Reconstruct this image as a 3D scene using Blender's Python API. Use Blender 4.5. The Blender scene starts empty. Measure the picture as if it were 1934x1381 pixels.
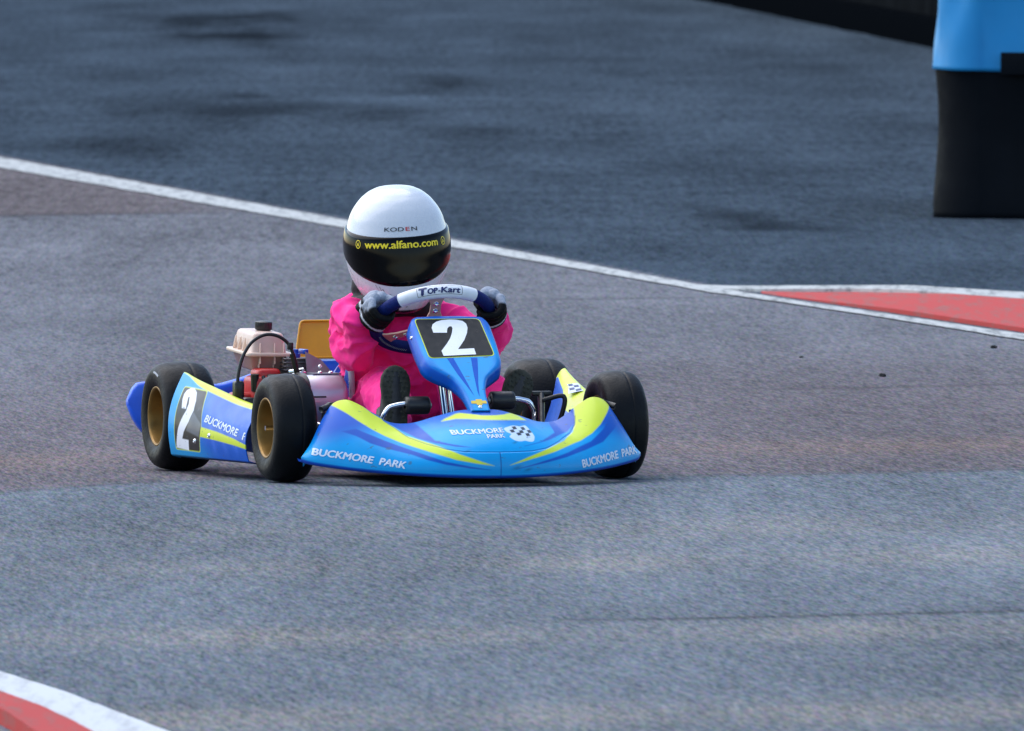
import bpy, bmesh, math, random
import numpy as np
from math import sin, cos, pi, radians
from mathutils import Vector, Matrix, Euler, noise as mn

random.seed(4)
rng = np.random.default_rng(4)
SC = bpy.context.scene
COL = SC.collection

# ------------------------------------------------------------------ camera, sky, sun, exposure
CAM_H, KART_D = 1.688, 42.0
cam_d = bpy.data.cameras.new("camera")
cam = bpy.data.objects.new("camera", cam_d)
COL.objects.link(cam)
cam.location = (0, 0, CAM_H)
cam.rotation_euler = (radians(90) - math.atan(1131.5 / 33264.0), 0, 0)
cam_d.sensor_width = 36.0
cam_d.lens = 33264.0 * 36.0 / 1934.0
cam_d.clip_start = 1.0
cam_d.clip_end = 3000.0
cam_d.dof.use_dof = True
cam_d.dof.focus_distance = 41.9
cam_d.dof.aperture_fstop = 27.0
SC.camera = cam

SUN_EL, SUN_AZ = radians(56), radians(-55)      # azimuth measured from +Y towards +X
world = bpy.data.worlds.new("World")
SC.world = world
world.use_nodes = True
wn = world.node_tree.nodes
wl = world.node_tree.links
bgn = wn["Background"]
sky = wn.new("ShaderNodeTexSky")
sky.sky_type = 'NISHITA'
sky.sun_disc = False
sky.sun_elevation = SUN_EL
sky.sun_rotation = SUN_AZ
sky.air_density = 1.1
sky.dust_density = 0.8
sky.ozone_density = 1.5
wl.new(sky.outputs[0], bgn.inputs[0])
bgn.inputs[1].default_value = 0.115

sun_d = bpy.data.lights.new("sun", 'SUN')
sun_d.energy = 1.5
sun_d.angle = radians(85)
sun_d.color = (1.0, 0.96, 0.9)
sun = bpy.data.objects.new("sun", sun_d)
COL.objects.link(sun)
sdir = Vector((sin(SUN_AZ) * cos(SUN_EL), cos(SUN_AZ) * cos(SUN_EL), sin(SUN_EL)))
sun.rotation_euler = (-sdir).to_track_quat('-Z', 'Y').to_euler()

SC.view_settings.view_transform = 'Standard'
SC.view_settings.look = 'None'
SC.view_settings.gamma = 1.0
SC.view_settings.exposure = 1.28

# ------------------------------------------------------------------ helpers
def lin(r, g, b):
    f = lambda c: (c / 255 / 12.92) if c / 255 <= 0.04045 else ((c / 255 + 0.055) / 1.055) ** 2.4
    return np.array([f(r), f(g), f(b)])


def mat(name, col=(0.5, 0.5, 0.5), rough=0.5, metal=0.0, coat=0.0, spec=0.5, var=0.12, scale=30.0, bump=0.0,
        bscale=200.0, paint=False, sss=0.0, trans=0.0, rvar=0.12, dirt=0.0, sheen=0.0, chips=0.0):
    m = bpy.data.materials.new(name)
    m.use_nodes = True
    nt = m.node_tree
    b = nt.nodes["Principled BSDF"]
    tc = nt.nodes.new("ShaderNodeTexCoord")
    n1 = nt.nodes.new("ShaderNodeTexNoise")
    n1.inputs["Scale"].default_value = scale
    n1.inputs["Detail"].default_value = 5
    nt.links.new(tc.outputs["Object"], n1.inputs["Vector"])
    mr = nt.nodes.new("ShaderNodeMapRange")
    mr.inputs[1].default_value = 0.25
    mr.inputs[2].default_value = 0.75
    mr.inputs[3].default_value = 1 - var
    mr.inputs[4].default_value = 1 + var * 0.6
    nt.links.new(n1.outputs[0], mr.inputs[0])
    mul = nt.nodes.new("ShaderNodeVectorMath")
    mul.operation = 'SCALE'
    if paint:
        at_ = nt.nodes.new("ShaderNodeAttribute")
        at_.attribute_name = "paint"
        nt.links.new(at_.outputs["Color"], mul.inputs[0])
    else:
        mul.inputs[0].default_value = tuple(col)
    nt.links.new(mr.outputs[0], mul.inputs["Scale"])
    out = mul.outputs[0]
    if dirt > 0:
        n3 = nt.nodes.new("ShaderNodeTexNoise")
        n3.inputs["Scale"].default_value = 9
        n3.inputs["Detail"].default_value = 8
        n3.inputs["Roughness"].default_value = 0.7
        nt.links.new(tc.outputs["Object"], n3.inputs["Vector"])
        m3 = nt.nodes.new("ShaderNodeMapRange")
        m3.inputs[1].default_value = 0.52
        m3.inputs[2].default_value = 0.8
        m3.inputs[3].default_value = 0
        m3.inputs[4].default_value = dirt
        nt.links.new(n3.outputs[0], m3.inputs[0])
        mx = nt.nodes.new("ShaderNodeMixRGB")
        nt.links.new(m3.outputs[0], mx.inputs[0])
        nt.links.new(out, mx.inputs[1])
        mx.inputs[2].default_value = (0.09, 0.085, 0.08, 1)
        out = mx.outputs[0]
    if chips:
        n5 = nt.nodes.new("ShaderNodeTexNoise")
        n5.inputs["Scale"].default_value = 75
        n5.inputs["Detail"].default_value = 3
        mp5 = nt.nodes.new("ShaderNodeMapping")
        mp5.inputs["Scale"].default_value = (1, 0.45, 1.3)
        mp5.inputs["Rotation"].default_value = (0.4, 0.1, 0.2)
        nt.links.new(tc.outputs["Object"], mp5.inputs[0])
        nt.links.new(mp5.outputs[0], n5.inputs["Vector"])
        m5 = nt.nodes.new("ShaderNodeMapRange")
        m5.inputs[1].default_value = 0.665
        m5.inputs[2].default_value = 0.70
        m5.inputs[3].default_value = 0
        m5.inputs[4].default_value = chips
        nt.links.new(n5.outputs[0], m5.inputs[0])
        mx5 = nt.nodes.new("ShaderNodeMixRGB")
        nt.links.new(m5.outputs[0], mx5.inputs[0])
        nt.links.new(out, mx5.inputs[1])
        mx5.inputs[2].default_value = (0.06, 0.09, 0.11, 1)
        out = mx5.outputs[0]
    nt.links.new(out, b.inputs["Base Color"])
    mr2 = nt.nodes.new("ShaderNodeMapRange")
    mr2.inputs[1].default_value = 0.25
    mr2.inputs[2].default_value = 0.75
    mr2.inputs[3].default_value = max(0.02, rough - rvar)
    mr2.inputs[4].default_value = min(1, rough + rvar)
    n2 = nt.nodes.new("ShaderNodeTexNoise")
    n2.inputs["Scale"].default_value = scale * 2.3
    n2.inputs["Detail"].default_value = 4
    nt.links.new(tc.outputs["Object"], n2.inputs["Vector"])
    nt.links.new(n2.outputs[0], mr2.inputs[0])
    nt.links.new(mr2.outputs[0], b.inputs["Roughness"])
    b.inputs["Metallic"].default_value = metal
    b.inputs["Coat Weight"].default_value = coat
    b.inputs["Coat Roughness"].default_value = 0.08
    b.inputs["Specular IOR Level"].default_value = spec
    if sss:
        b.inputs["Subsurface Weight"].default_value = sss
        b.inputs["Subsurface Radius"].default_value = (0.02, 0.015, 0.012)
        b.inputs["Subsurface Scale"].default_value = 1.0
    if trans:
        b.inputs["Transmission Weight"].default_value = trans
    if sheen:
        b.inputs["Sheen Weight"].default_value = sheen
        b.inputs["Sheen Roughness"].default_value = 0.5
    if bump:
        n4 = nt.nodes.new("ShaderNodeTexNoise")
        n4.inputs["Scale"].default_value = bscale
        n4.inputs["Detail"].default_value = 3
        nt.links.new(tc.outputs["Object"], n4.inputs["Vector"])
        bp = nt.nodes.new("ShaderNodeBump")
        bp.inputs["Strength"].default_value = bump
        bp.inputs["Distance"].default_value = 0.002
        nt.links.new(n4.outputs[0], bp.inputs["Height"])
        nt.links.new(bp.outputs[0], b.inputs["Normal"])
    return m


def link(name, V, F, m, parent=None, smooth=True, paint=None, sharp=None):
    me = bpy.data.meshes.new(name)
    me.from_pydata([tuple(map(float, v)) for v in V], [], [tuple(int(i) for i in f) for f in F])
    me.validate()
    if smooth:
        me.polygons.foreach_set("use_smooth", [True] * len(me.polygons))
    if sharp is not None:
        me.set_sharp_from_angle(angle=radians(sharp))
    if paint is not None:
        c = np.ones((len(me.vertices), 4), np.float32)
        c[:, :3] = paint
        a = me.color_attributes.new("paint", 'FLOAT_COLOR', 'POINT')
        a.data.foreach_set("color", c.ravel())
    if m is not None:
        me.materials.append(m)
    o = bpy.data.objects.new(name, me)
    COL.objects.link(o)
    if parent is not None:
        o.parent = parent
    return o


def empty(name, parent=None, loc=(0, 0, 0), rot=(0, 0, 0)):
    o = bpy.data.objects.new(name, None)
    o.empty_display_size = 0.1
    COL.objects.link(o)
    o.location = loc
    o.rotation_euler = rot
    if parent is not None:
        o.parent = parent
    return o


def tag(o, label=None, cat=None, group=None, kind=None):
    for k, v in (("label", label), ("category", cat), ("group", group), ("kind", kind)):
        if v:
            o[k] = v
    return o


def join(*parts):
    V, F, n = [], [], 0
    for v, f in parts:
        V += [tuple(p) for p in v]
        F += [tuple(i + n for i in q) for q in f]
        n = len(V)
    return V, F


def grid(P, wrap_u=False, wrap_v=False):
    n, m = P.shape[:2]
    V = P.reshape(-1, 3)
    F = []
    for i in range(n if wrap_u else n - 1):
        for j in range(m if wrap_v else m - 1):
            a, b = i, (i + 1) % n
            c, d = j, (j + 1) % m
            F.append((a * m + c, b * m + c, b * m + d, a * m + d))
    return V, F


def cr(tab, s):
    """smooth interpolation of a table: first column the parameter, the others values"""
    tab = np.array(tab, float)
    x = tab[:, 0]
    s = np.asarray(s, float)
    out = []
    for c in range(1, tab.shape[1]):
        y = tab[:, c]
        mm = np.gradient(y, x)
        i = np.clip(np.searchsorted(x, s, side='right') - 1, 0, len(x) - 2)
        h = x[i + 1] - x[i]
        t = np.clip((s - x[i]) / h, -0.5, 1.5)
        out.append((2 * t**3 - 3 * t**2 + 1) * y[i] + (t**3 - 2 * t**2 + t) * h * mm[i]
                   + (-2 * t**3 + 3 * t**2) * y[i + 1] + (t**3 - t**2) * h * mm[i + 1])
    return out


def path(pts, n):
    """resample a polyline as a smooth curve"""
    pts = np.array(pts, float)
    k = np.concatenate([[0], np.cumsum(np.linalg.norm(np.diff(pts[:, :3], axis=0), axis=1))])
    return np.stack(cr(np.column_stack([k, pts]), np.linspace(0, k[-1], n)), -1)


def tube(pts, r, seg=12, caps=True, n=None, round_caps=False, closed=False):
    pts = np.array(pts, float)
    if n:
        if np.isscalar(r):
            pts = path(pts, n)
        else:
            q = path(np.column_stack([pts, r]), n)
            pts, r = q[:, :3], q[:, 3]
    N = len(pts)
    r = np.full(N, r) if np.isscalar(r) else np.array(r, float)
    if closed:
        T = np.roll(pts, -1, 0) - np.roll(pts, 1, 0)
    else:
        T = np.gradient(pts, axis=0)
    T /= np.linalg.norm(T, axis=1)[:, None]
    if round_caps:
        ca = [0.97, 0.8, 0.5]
        P0 = [pts[0] - T[0] * r[0] * a for a in ca]
        P1 = [pts[-1] + T[-1] * r[-1] * a for a in ca[::-1]]
        R = [r[0] * math.sqrt(1 - a * a) for a in ca]
        R1 = [r[-1] * math.sqrt(1 - a * a) for a in ca[::-1]]
        pts = np.array(P0 + list(pts) + P1)
        r = np.array(R + list(r) + R1)
        T = np.array([T[0]] * 3 + list(T) + [T[-1]] * 3)
        N = len(pts)
    up = np.array([0, 0, 1.0]) if abs(T[0][2]) < 0.9 else np.array([0, 1.0, 0])
    u = np.cross(up, T[0])
    u /= np.linalg.norm(u)
    rings = []
    for i in range(N):
        u = u - T[i] * np.dot(u, T[i])
        u /= np.linalg.norm(u)
        w = np.cross(T[i], u)
        a = np.linspace(0, 2 * pi, seg, endpoint=False)
        rings.append(pts[i] + r[i] * (np.cos(a)[:, None] * u + np.sin(a)[:, None] * w))
    V, F = grid(np.array(rings), wrap_u=closed, wrap_v=True)
    V = list(map(tuple, V))
    F = [f[::-1] for f in F]
    if caps and not closed:
        F.append(tuple(range(seg)))
        F.append(tuple(range((N - 1) * seg, N * seg))[::-1])
    F = [f[::-1] for f in F]
    return V, F


def lathe(prof, seg=64, axis='y', center=(0, 0, 0), closed=False):
    """prof: list of (radius, position along the axis)"""
    a = np.linspace(0, 2 * pi, seg, endpoint=False)
    P = np.zeros((len(prof), seg, 3))
    for i, (r, h) in enumerate(prof):
        if axis == 'y':
            P[i] = np.stack([r * np.cos(a), np.full(seg, h), r * np.sin(a)], -1)
        elif axis == 'z':
            P[i] = np.stack([r * np.cos(a), r * np.sin(a), np.full(seg, h)], -1)
        else:
            P[i] = np.stack([np.full(seg, h), r * np.cos(a), r * np.sin(a)], -1)
    V, F = grid(P, wrap_u=closed, wrap_v=True)
    return V + np.array(center), F


def box(size, center=(0, 0, 0), bevel=0.004, seg=3, taper=(1, 1), rot=None):
    bm = bmesh.new()
    bmesh.ops.create_cube(bm, size=1.0)
    for v in bm.verts:
        t = v.co.z > 0
        v.co = Vector((v.co.x * size[0] * (taper[0] if t else 1), v.co.y * size[1] * (taper[1] if t else 1), v.co.z * size[2]))
    if bevel:
        bmesh.ops.bevel(bm, geom=bm.edges[:], offset=bevel, segments=seg, affect='EDGES', profile=0.5)
    M = Matrix.Translation(center) @ (Euler(rot).to_matrix().to_4x4() if rot else Matrix.Identity(4))
    bm.transform(M)
    bm.verts.index_update()
    V = [tuple(v.co) for v in bm.verts]
    F = [tuple(v.index for v in f.verts) for f in bm.faces]
    bm.free()
    return V, F


def ellipsoid(c, r, n=24, m=16):
    a = np.linspace(0, 2 * pi, n, endpoint=False)
    b = np.linspace(-pi / 2 + 0.05, pi / 2 - 0.05, m)
    P = np.stack([np.outer(np.cos(b), np.cos(a)) * r[0] + c[0], np.outer(np.cos(b), np.sin(a)) * r[1] + c[1],
                  np.outer(np.sin(b), np.ones(n)) * r[2] + c[2]], -1)
    V, F = grid(P, wrap_v=True)
    F = [f[::-1] for f in F]
    F.append(tuple(range(n))[::-1])
    F.append(tuple(range((m - 1) * n, m * n)))
    F = [f for f in F]
    # outward winding
    return list(map(tuple, V)), F


def remesh(parts, voxel, smooth_it=6, factor=0.5):
    V, F = join(*parts)
    me = bpy.data.meshes.new("temporary")
    me.from_pydata(V, [], F)
    bm = bmesh.new()
    bm.from_mesh(me)
    bmesh.ops.recalc_face_normals(bm, faces=bm.faces)
    bm.to_mesh(me)
    bm.free()
    o = bpy.data.objects.new("temporary", me)
    COL.objects.link(o)
    md = o.modifiers.new("r", 'REMESH')
    md.mode = 'VOXEL'
    md.voxel_size = voxel
    md.use_smooth_shade = True
    s = o.modifiers.new("s", 'SMOOTH')
    s.iterations = smooth_it
    s.factor = factor
    bpy.context.view_layer.update()
    dg = bpy.context.evaluated_depsgraph_get()
    me2 = bpy.data.meshes.new_from_object(o.evaluated_get(dg))
    n = len(me2.vertices)
    v = np.zeros(n * 3)
    me2.vertices.foreach_get("co", v)
    v = v.reshape(-1, 3)
    nn = np.zeros(n * 3, np.float32)
    me2.vertices.foreach_get("normal", nn)
    F = [tuple(p.vertices) for p in me2.polygons]
    bpy.data.objects.remove(o)
    bpy.data.meshes.remove(me)
    bpy.data.meshes.remove(me2)
    return v, F, nn.reshape(-1, 3).astype(float)


def mask(p, poly, soft=0.0012):
    """soft inside-mask of 2D points against a polygon"""
    poly = np.array(poly, float)
    x, y = p[:, 0], p[:, 1]
    ins = np.zeros(len(p), bool)
    dist = np.full(len(p), 1e9)
    for i in range(len(poly)):
        a, b = poly[i], poly[(i + 1) % len(poly)]
        c = ((a[1] > y) != (b[1] > y)) & (x < (b[0] - a[0]) * (y - a[1]) / (b[1] - a[1] + 1e-12) + a[0])
        ins ^= c
        d = b - a
        t = np.clip(((p - a) @ d) / (d @ d + 1e-15), 0, 1)
        dist = np.minimum(dist, np.hypot(x - a[0] - t * d[0], y - a[1] - t * d[1]))
    sd = np.where(ins, dist, -dist)
    return np.clip(sd / soft * 0.5 + 0.5, 0, 1)


def line_dist(p, pl):
    pl = np.array(pl, float)
    dist = np.full(len(p), 1e9)
    for a, b in zip(pl[:-1], pl[1:]):
        d = b - a
        t = np.clip(((p - a) @ d) / (d @ d + 1e-15), 0, 1)
        dist = np.minimum(dist, np.hypot(p[:, 0] - a[0] - t * d[0], p[:, 1] - a[1] - t * d[1]))
    return dist


def smooth_poly(pts, n=6):
    """round off a closed 2D polygon with a Catmull-Rom pass"""
    pts = np.array(pts, float)
    N = len(pts)
    out = []
    for i in range(N):
        p0, p1, p2, p3 = pts[i - 1], pts[i], pts[(i + 1) % N], pts[(i + 2) % N]
        for t in np.linspace(0, 1, n, endpoint=False):
            out.append(0.5 * ((2 * p1) + (-p0 + p2) * t + (2 * p0 - 5 * p1 + 4 * p2 - p3) * t**2 + (-p0 + 3 * p1 - 3 * p2 + p3) * t**3))
    return np.array(out)


def over(c, m_, col):
    c += m_[:, None] * (np.array(col) - c)


def ss(a, b, x):
    t = np.clip((x - a) / (b - a), 0, 1)
    return t * t * (3 - 2 * t)


def text_geo(s, bold=0.02, shear=0.0, spacing=1.0):
    """flat letters, normalised so that a capital is 1 high; returns 2D points (centred in x) and faces"""
    cu = bpy.data.curves.new("temporary", 'FONT')
    cu.body = s
    cu.size = 1.0
    cu.shear = shear
    cu.space_character = spacing
    cu.resolution_u = 4
    cu.fill_mode = 'FRONT'
    o = bpy.data.objects.new("temporary", cu)
    COL.objects.link(o)
    bpy.context.view_layer.update()
    dg = bpy.context.evaluated_depsgraph_get()
    me = bpy.data.meshes.new_from_object(o.evaluated_get(dg))
    V = np.array([v.co[:2] for v in me.vertices])
    F = [tuple(p.vertices) for p in me.polygons]
    bpy.data.objects.remove(o)
    bpy.data.curves.remove(cu)
    bpy.data.meshes.remove(me)
    V[:, 0] -= (V[:, 0].min() + V[:, 0].max()) / 2
    h = 0.73
    if bold:          # thicken the strokes: shifted copies, each a hair above the one below
        n = len(V)
        sh_ = [(0, 0), (bold, 0), (-bold, 0), (0, bold * .7), (0, -bold * .7)]
        F = [tuple(i + k * n for i in f) for k in range(5) for f in F]
        V = np.vstack([V + np.array(d) for d in sh_])
    return V / h, F


class Surf:
    """dense sampled surface; lays flat letters on it through a 2D elevation (two of its coordinates)"""
    def __init__(self, P, ax, out):
        self.P = P
        self.ax = ax
        du = np.gradient(P, axis=0)
        dv = np.gradient(P, axis=1)
        n = np.cross(du, dv)
        n /= np.linalg.norm(n, axis=-1)[..., None] + 1e-12
        k = [i for i in range(3) if i not in ax][0]
        n *= np.sign(n[..., k:k + 1] * out + 1e-9)
        self.n = n.reshape(-1, 3)
        self.p = P.reshape(-1, 3)
        self.k = k

    def lay(self, q, off, layers=1):
        out = np.zeros((len(q), 3))
        A = self.p[:, self.ax]
        lay_ = np.zeros(len(q)) if np.isscalar(layers) and layers == 1 else np.repeat(np.arange(layers), len(q) // layers)
        for i, c in enumerate(q):
            j = ((A - c) ** 2).sum(1).argmin()
            pt = self.p[j].copy()
            n = self.n[j]
            d = c - A[j]
            pt[self.ax[0]] += d[0]
            pt[self.ax[1]] += d[1]
            pt[self.k] -= (n[self.ax[0]] * d[0] + n[self.ax[1]] * d[1]) / n[self.k]
            out[i] = pt + n * (off + lay_[i] * 0.00007)
        return out


# ------------------------------------------------------------------ colours and materials
AZ, ROY, LIME = lin(0, 152, 218), lin(0, 84, 184), lin(204, 220, 58)
WHITE, NAVY, DKBLUE = lin(226, 228, 230), lin(12, 22, 74), lin(3, 34, 120)
BLACK = lin(14, 17, 22)

M_plastic = mat("painted_plastic", rough=0.36, spec=0.22, coat=0.08, paint=True, var=0.06, scale=14, rvar=0.08, dirt=0.14, bump=0.02, bscale=60, chips=0.55)
M_letter = mat("white_vinyl", lin(205, 216, 232), rough=0.4, var=0.12, scale=160)
M_white = mat("white_vinyl_number", lin(232, 234, 236), rough=0.35, var=0.05, scale=40)
M_blackvinyl = mat("black_vinyl", lin(13, 20, 27), rough=0.35, var=0.1, spec=0.2)
M_lime = mat("lime_vinyl", LIME, rough=0.35, var=0.08)
M_royal = mat("royal_vinyl", ROY, spec=0.15, rough=0.4, var=0.08)
M_emblem = mat("yellow_emblem", lin(226, 190, 40), rough=0.4, var=0.1)
M_yplate = mat("yellow_plate", lin(224, 152, 6), rough=0.38, var=0.10, scale=12, dirt=0.15)
M_tyre = mat("tyre_rubber", lin(9, 11, 14), rough=0.5, spec=0.16, var=0.35, scale=22, bump=0.4, bscale=180, rvar=0.10)
M_rim = mat("gold_anodised_rim", lin(132, 100, 46), rough=0.45, metal=0.6, var=0.2, scale=25)
M_chrome = mat("chrome", lin(225, 228, 232), rough=0.10, metal=1.0, var=0.05, rvar=0.05)
M_steel = mat("dull_steel", lin(150, 152, 156), rough=0.36, metal=0.9, var=0.15, scale=40)
M_silver = mat("silver_cowl", lin(196, 198, 208), rough=0.42, metal=0.7, var=0.08, scale=20)
M_fins = mat("cast_alloy", lin(104, 100, 104), rough=0.55, metal=0.6, var=0.3, scale=60)
M_sheet = mat("grey_sheet_metal", lin(120, 124, 132), rough=0.45, metal=0.6, var=0.15)
M_blackp = mat("black_plastic", lin(20, 21, 23), rough=0.42, var=0.2, bump=0.1)
M_hose = mat("black_rubber_hose", lin(16, 17, 19), rough=0.4, var=0.2)
M_red = mat("red_engine_paint", lin(176, 26, 20), rough=0.4, var=0.25, scale=30, dirt=0.3)
M_tank = mat("milky_plastic_tank", lin(212, 184, 168), rough=0.38, var=0.14, scale=18, sss=0.35, rvar=0.1)
M_frame = mat("blue_frame_paint", lin(8, 70, 180), rough=0.35, coat=0.2, var=0.1)
M_seat = mat("blue_seat_shell", lin(6, 62, 168), rough=0.3, coat=0.3, var=0.1)
M_rimtrim = mat("grey_seat_edge", lin(176, 182, 190), rough=0.45, var=0.1)
M_bumper = mat("blue_bumper_plastic", lin(0, 84, 210), rough=0.38, var=0.1, dirt=0.12)
M_grip = mat("navy_suede_grip", lin(8, 29, 92), rough=0.75, var=0.25, scale=120, bump=0.3, spec=0.2)
M_gripwhite = mat("white_grip_pad", lin(224, 226, 230), rough=0.45, var=0.06, scale=60)
M_spoke = mat("bronze_spoke_plate", lin(206, 168, 150), rough=0.5, metal=0.0, var=0.1)
M_helmet = mat("helmet_white_gel", paint=True, rough=0.28, coat=0.25, var=0.03, rvar=0.06)
M_visor = mat("dark_visor", lin(5, 6, 8), rough=0.10, coat=0.0, var=0.1, rvar=0.03, spec=0.14)
M_yellowtxt = mat("yellow_print", lin(236, 212, 20), rough=0.4, var=0.05)
M_darkprint = mat("dark_print", lin(40, 44, 52), rough=0.4, var=0.05)
M_redprint = mat("red_print", lin(190, 40, 45), rough=0.4, var=0.05)
M_suit = mat("pink_suit_cloth", paint=True, rough=0.78, var=0.08, scale=40, bump=0.22, bscale=340, sheen=0.05, spec=0.18)
M_glove = mat("glove_cloth", paint=True, rough=0.7, var=0.2, scale=120, bump=0.35, bscale=400, spec=0.15)
M_collar = mat("black_padded_collar", lin(18, 18, 22), rough=0.75, var=0.2, bump=0.3)
M_shoe = mat("black_shoe_upper", lin(22, 22, 25), rough=0.6, var=0.25, bump=0.25)
M_navyprint = mat("navy_print", lin(14, 30, 92), rough=0.4, var=0.05)
M_tread = mat("dark_rubber_sole", lin(54, 56, 49), spec=0.2, rough=0.85, var=0.4, scale=60, bump=0.6, bscale=120, dirt=0.4)
M_floor = mat("alloy_floor_tray", lin(92, 94, 98), rough=0.5, metal=0.5, var=0.2)
M_mark = mat("tyre_chalk_mark", lin(150, 154, 160), rough=0.7, var=0.3, scale=200)

# ------------------------------------------------------------------ ground (one sheet to the horizon)
def ground_mat():
    m = bpy.data.materials.new("asphalt")
    m.use_nodes = True
    nt = m.node_tree
    L = nt.links.new
    b = nt.nodes["Principled BSDF"]
    N = lambda t: nt.nodes.new(t)
    tc = N("ShaderNodeTexCoord")
    sp = N("ShaderNodeSeparateXYZ")
    L(tc.outputs["Object"], sp.inputs[0])

    def math_(op, a, bb, c=None):
        q = N("ShaderNodeMath")
        q.operation = op
        for i, v in enumerate((a, bb, c)):
            if v is None:
                continue
            if isinstance(v, (int, float)):
                q.inputs[i].default_value = v
            else:
                L(v, q.inputs[i])
        return q.outputs[0]

    sk = math_('MULTIPLY_ADD', sp.outputs[0], 6.0, sp.outputs[1])     # worn along a slant, as rolled
    outs = []
    for sx, sy, det in ((64.0, 9.5, 2.0), (16.0, 2.6, 3.0), (130.0, 24.0, 1.0), (1.7, 0.20, 4.0), (26.0, 1.7, 2.0), (1.3, 1.5, 3.0)):
        cx = N("ShaderNodeCombineXYZ")
        L(math_('MULTIPLY', sp.outputs[0], sx), cx.inputs[0])
        L(math_('MULTIPLY', sk if sx > 10 and sx != 26.0 else sp.outputs[1], sy), cx.inputs[1])
        nz = N("ShaderNodeTexNoise")
        nz.noise_dimensions = '2D'
        nz.inputs["Scale"].default_value = 1.0
        nz.inputs["Detail"].default_value = det
        nz.inputs["Roughness"].default_value = 0.6
        L(cx.outputs[0], nz.inputs["Vector"])
        outs.append(nz)
    at_ = N("ShaderNodeAttribute")
    at_.attribute_name = "paint"
    g = math_('MULTIPLY_ADD', outs[0].outputs[0], 0.95, -0.475)
    g2 = math_('MULTIPLY_ADD', outs[1].outputs[0], 0.6, -0.30)
    g3 = math_('MULTIPLY_ADD', outs[2].outputs[0], 0.8, -0.4)
    g4 = math_('MULTIPLY_ADD', outs[3].outputs[0], 0.6, -0.30)
    g5 = math_('MULTIPLY_ADD', outs[4].outputs[0], 0.9, -0.45)
    g6 = math_('MULTIPLY_ADD', outs[5].outputs[0], 0.5, -0.25)
    mrf = N("ShaderNodeMapRange")
    mrf.inputs[1].default_value = 46
    mrf.inputs[2].default_value = 70
    L(sp.outputs[1], mrf.inputs[0])
    gf = math_('MULTIPLY', math_('ADD', g5, g6), mrf.outputs[0])
    tot = math_('ADD', math_('ADD', math_('ADD', g, g2), math_('ADD', g3, g4)), gf)
    fac = math_('MAXIMUM', math_('ADD', math_('MULTIPLY', tot, 1.0), 1.0), 0.25)
    vm = N("ShaderNodeVectorMath")
    vm.operation = 'SCALE'
    L(at_.outputs["Color"], vm.inputs[0])
    L(fac, vm.inputs["Scale"])
    # coloured aggregate: a little of the noise's own colour
    mx = N("ShaderNodeMixRGB")
    mx.blend_type = 'OVERLAY'
    mx.inputs[0].default_value = 0.32
    L(vm.outputs[0], mx.inputs[1])
    L(outs[0].outputs["Color"], mx.inputs[2])
    L(mx.outputs[0], b.inputs["Base Color"])
    rr = math_('MULTIPLY_ADD', outs[1].outputs[0], 0.30, 0.42)
    L(rr, b.inputs["Roughness"])
    b.inputs["Specular IOR Level"].default_value = 0.0
    return m


GROUND_BASE = np.array([0.122, 0.141, 0.161])
GROUND_FAR = np.array([0.040, 0.056, 0.074])

xs = np.unique(np.concatenate([np.linspace(-400, -20, 20), np.linspace(-20, -3.2, 15), np.linspace(-3.2, 3.2, 161),
                               np.linspace(3.2, 20, 15), np.linspace(20, 400, 20)]))
yd, q = [], 27.0
while q < 135:
    yd.append(q)
    q += 0.045 * (q / 40) ** 2
ys = np.unique(np.concatenate([np.linspace(-300, 0, 12), np.linspace(0, 27, 12), np.array(yd), np.linspace(135, 300, 12), np.linspace(300, 1800, 12)]))
GX, GY = np.meshgrid(xs, ys, indexing='ij')
gx, gy = GX.ravel(), GY.ravel()
pal = np.tile(GROUND_BASE, (len(gx), 1))
line_x = lambda y: np.interp(y, [20, 52.26, 56.95, 75.98, 140], [6.4, 1.519, 0.656, -2.209, -11.7])
wob = np.array([mn.noise(Vector((a * 0.9, b * 0.12, 3.1))) for a, b in zip(gx, gy)])
wob2 = np.array([mn.noise(Vector((a * 2.6, b * 0.35, 9.1))) for a, b in zip(gx, gy)])
wob3 = np.array([mn.noise(Vector((a * 7.0, b * 1.1, 5.1))) for a, b in zip(gx, gy)])
# brownish, dusted strip of the older surfacing under the kart
jy = np.interp(gx, [-6, -1.19, -0.906, -0.61, 0.67, 1.23, 6], [37, 40.96, 41.47, 41.78, 41.97, 42.28, 44])
old = ss(-0.16, 0.20, gy - jy) * (1 - 0.5 * ss(3.0, 12.0, gy - jy + wob * 1.5))
pal *= 1 + old[:, None] * (np.array([1.04, 0.84, 0.80]) - 1)
pal *= (1 - 0.16 * np.exp(-((gy - jy) / 0.07) ** 2))[:, None]
pal *= (1 + 0.07 * np.exp(-((gy - jy + 0.35) / 0.3) ** 2))[:, None]
dust = np.exp(-((gy - jy - 1.7 - 0.3 * wob) / 0.55) ** 2) * (0.55 + 0.45 * ss(0.3, 0.9, gx) + 0.4 * ss(0.9, 1.2, -gx))
over(pal, 0.38 * np.clip(dust, 0, 1), [0.215, 0.160, 0.138])
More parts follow.
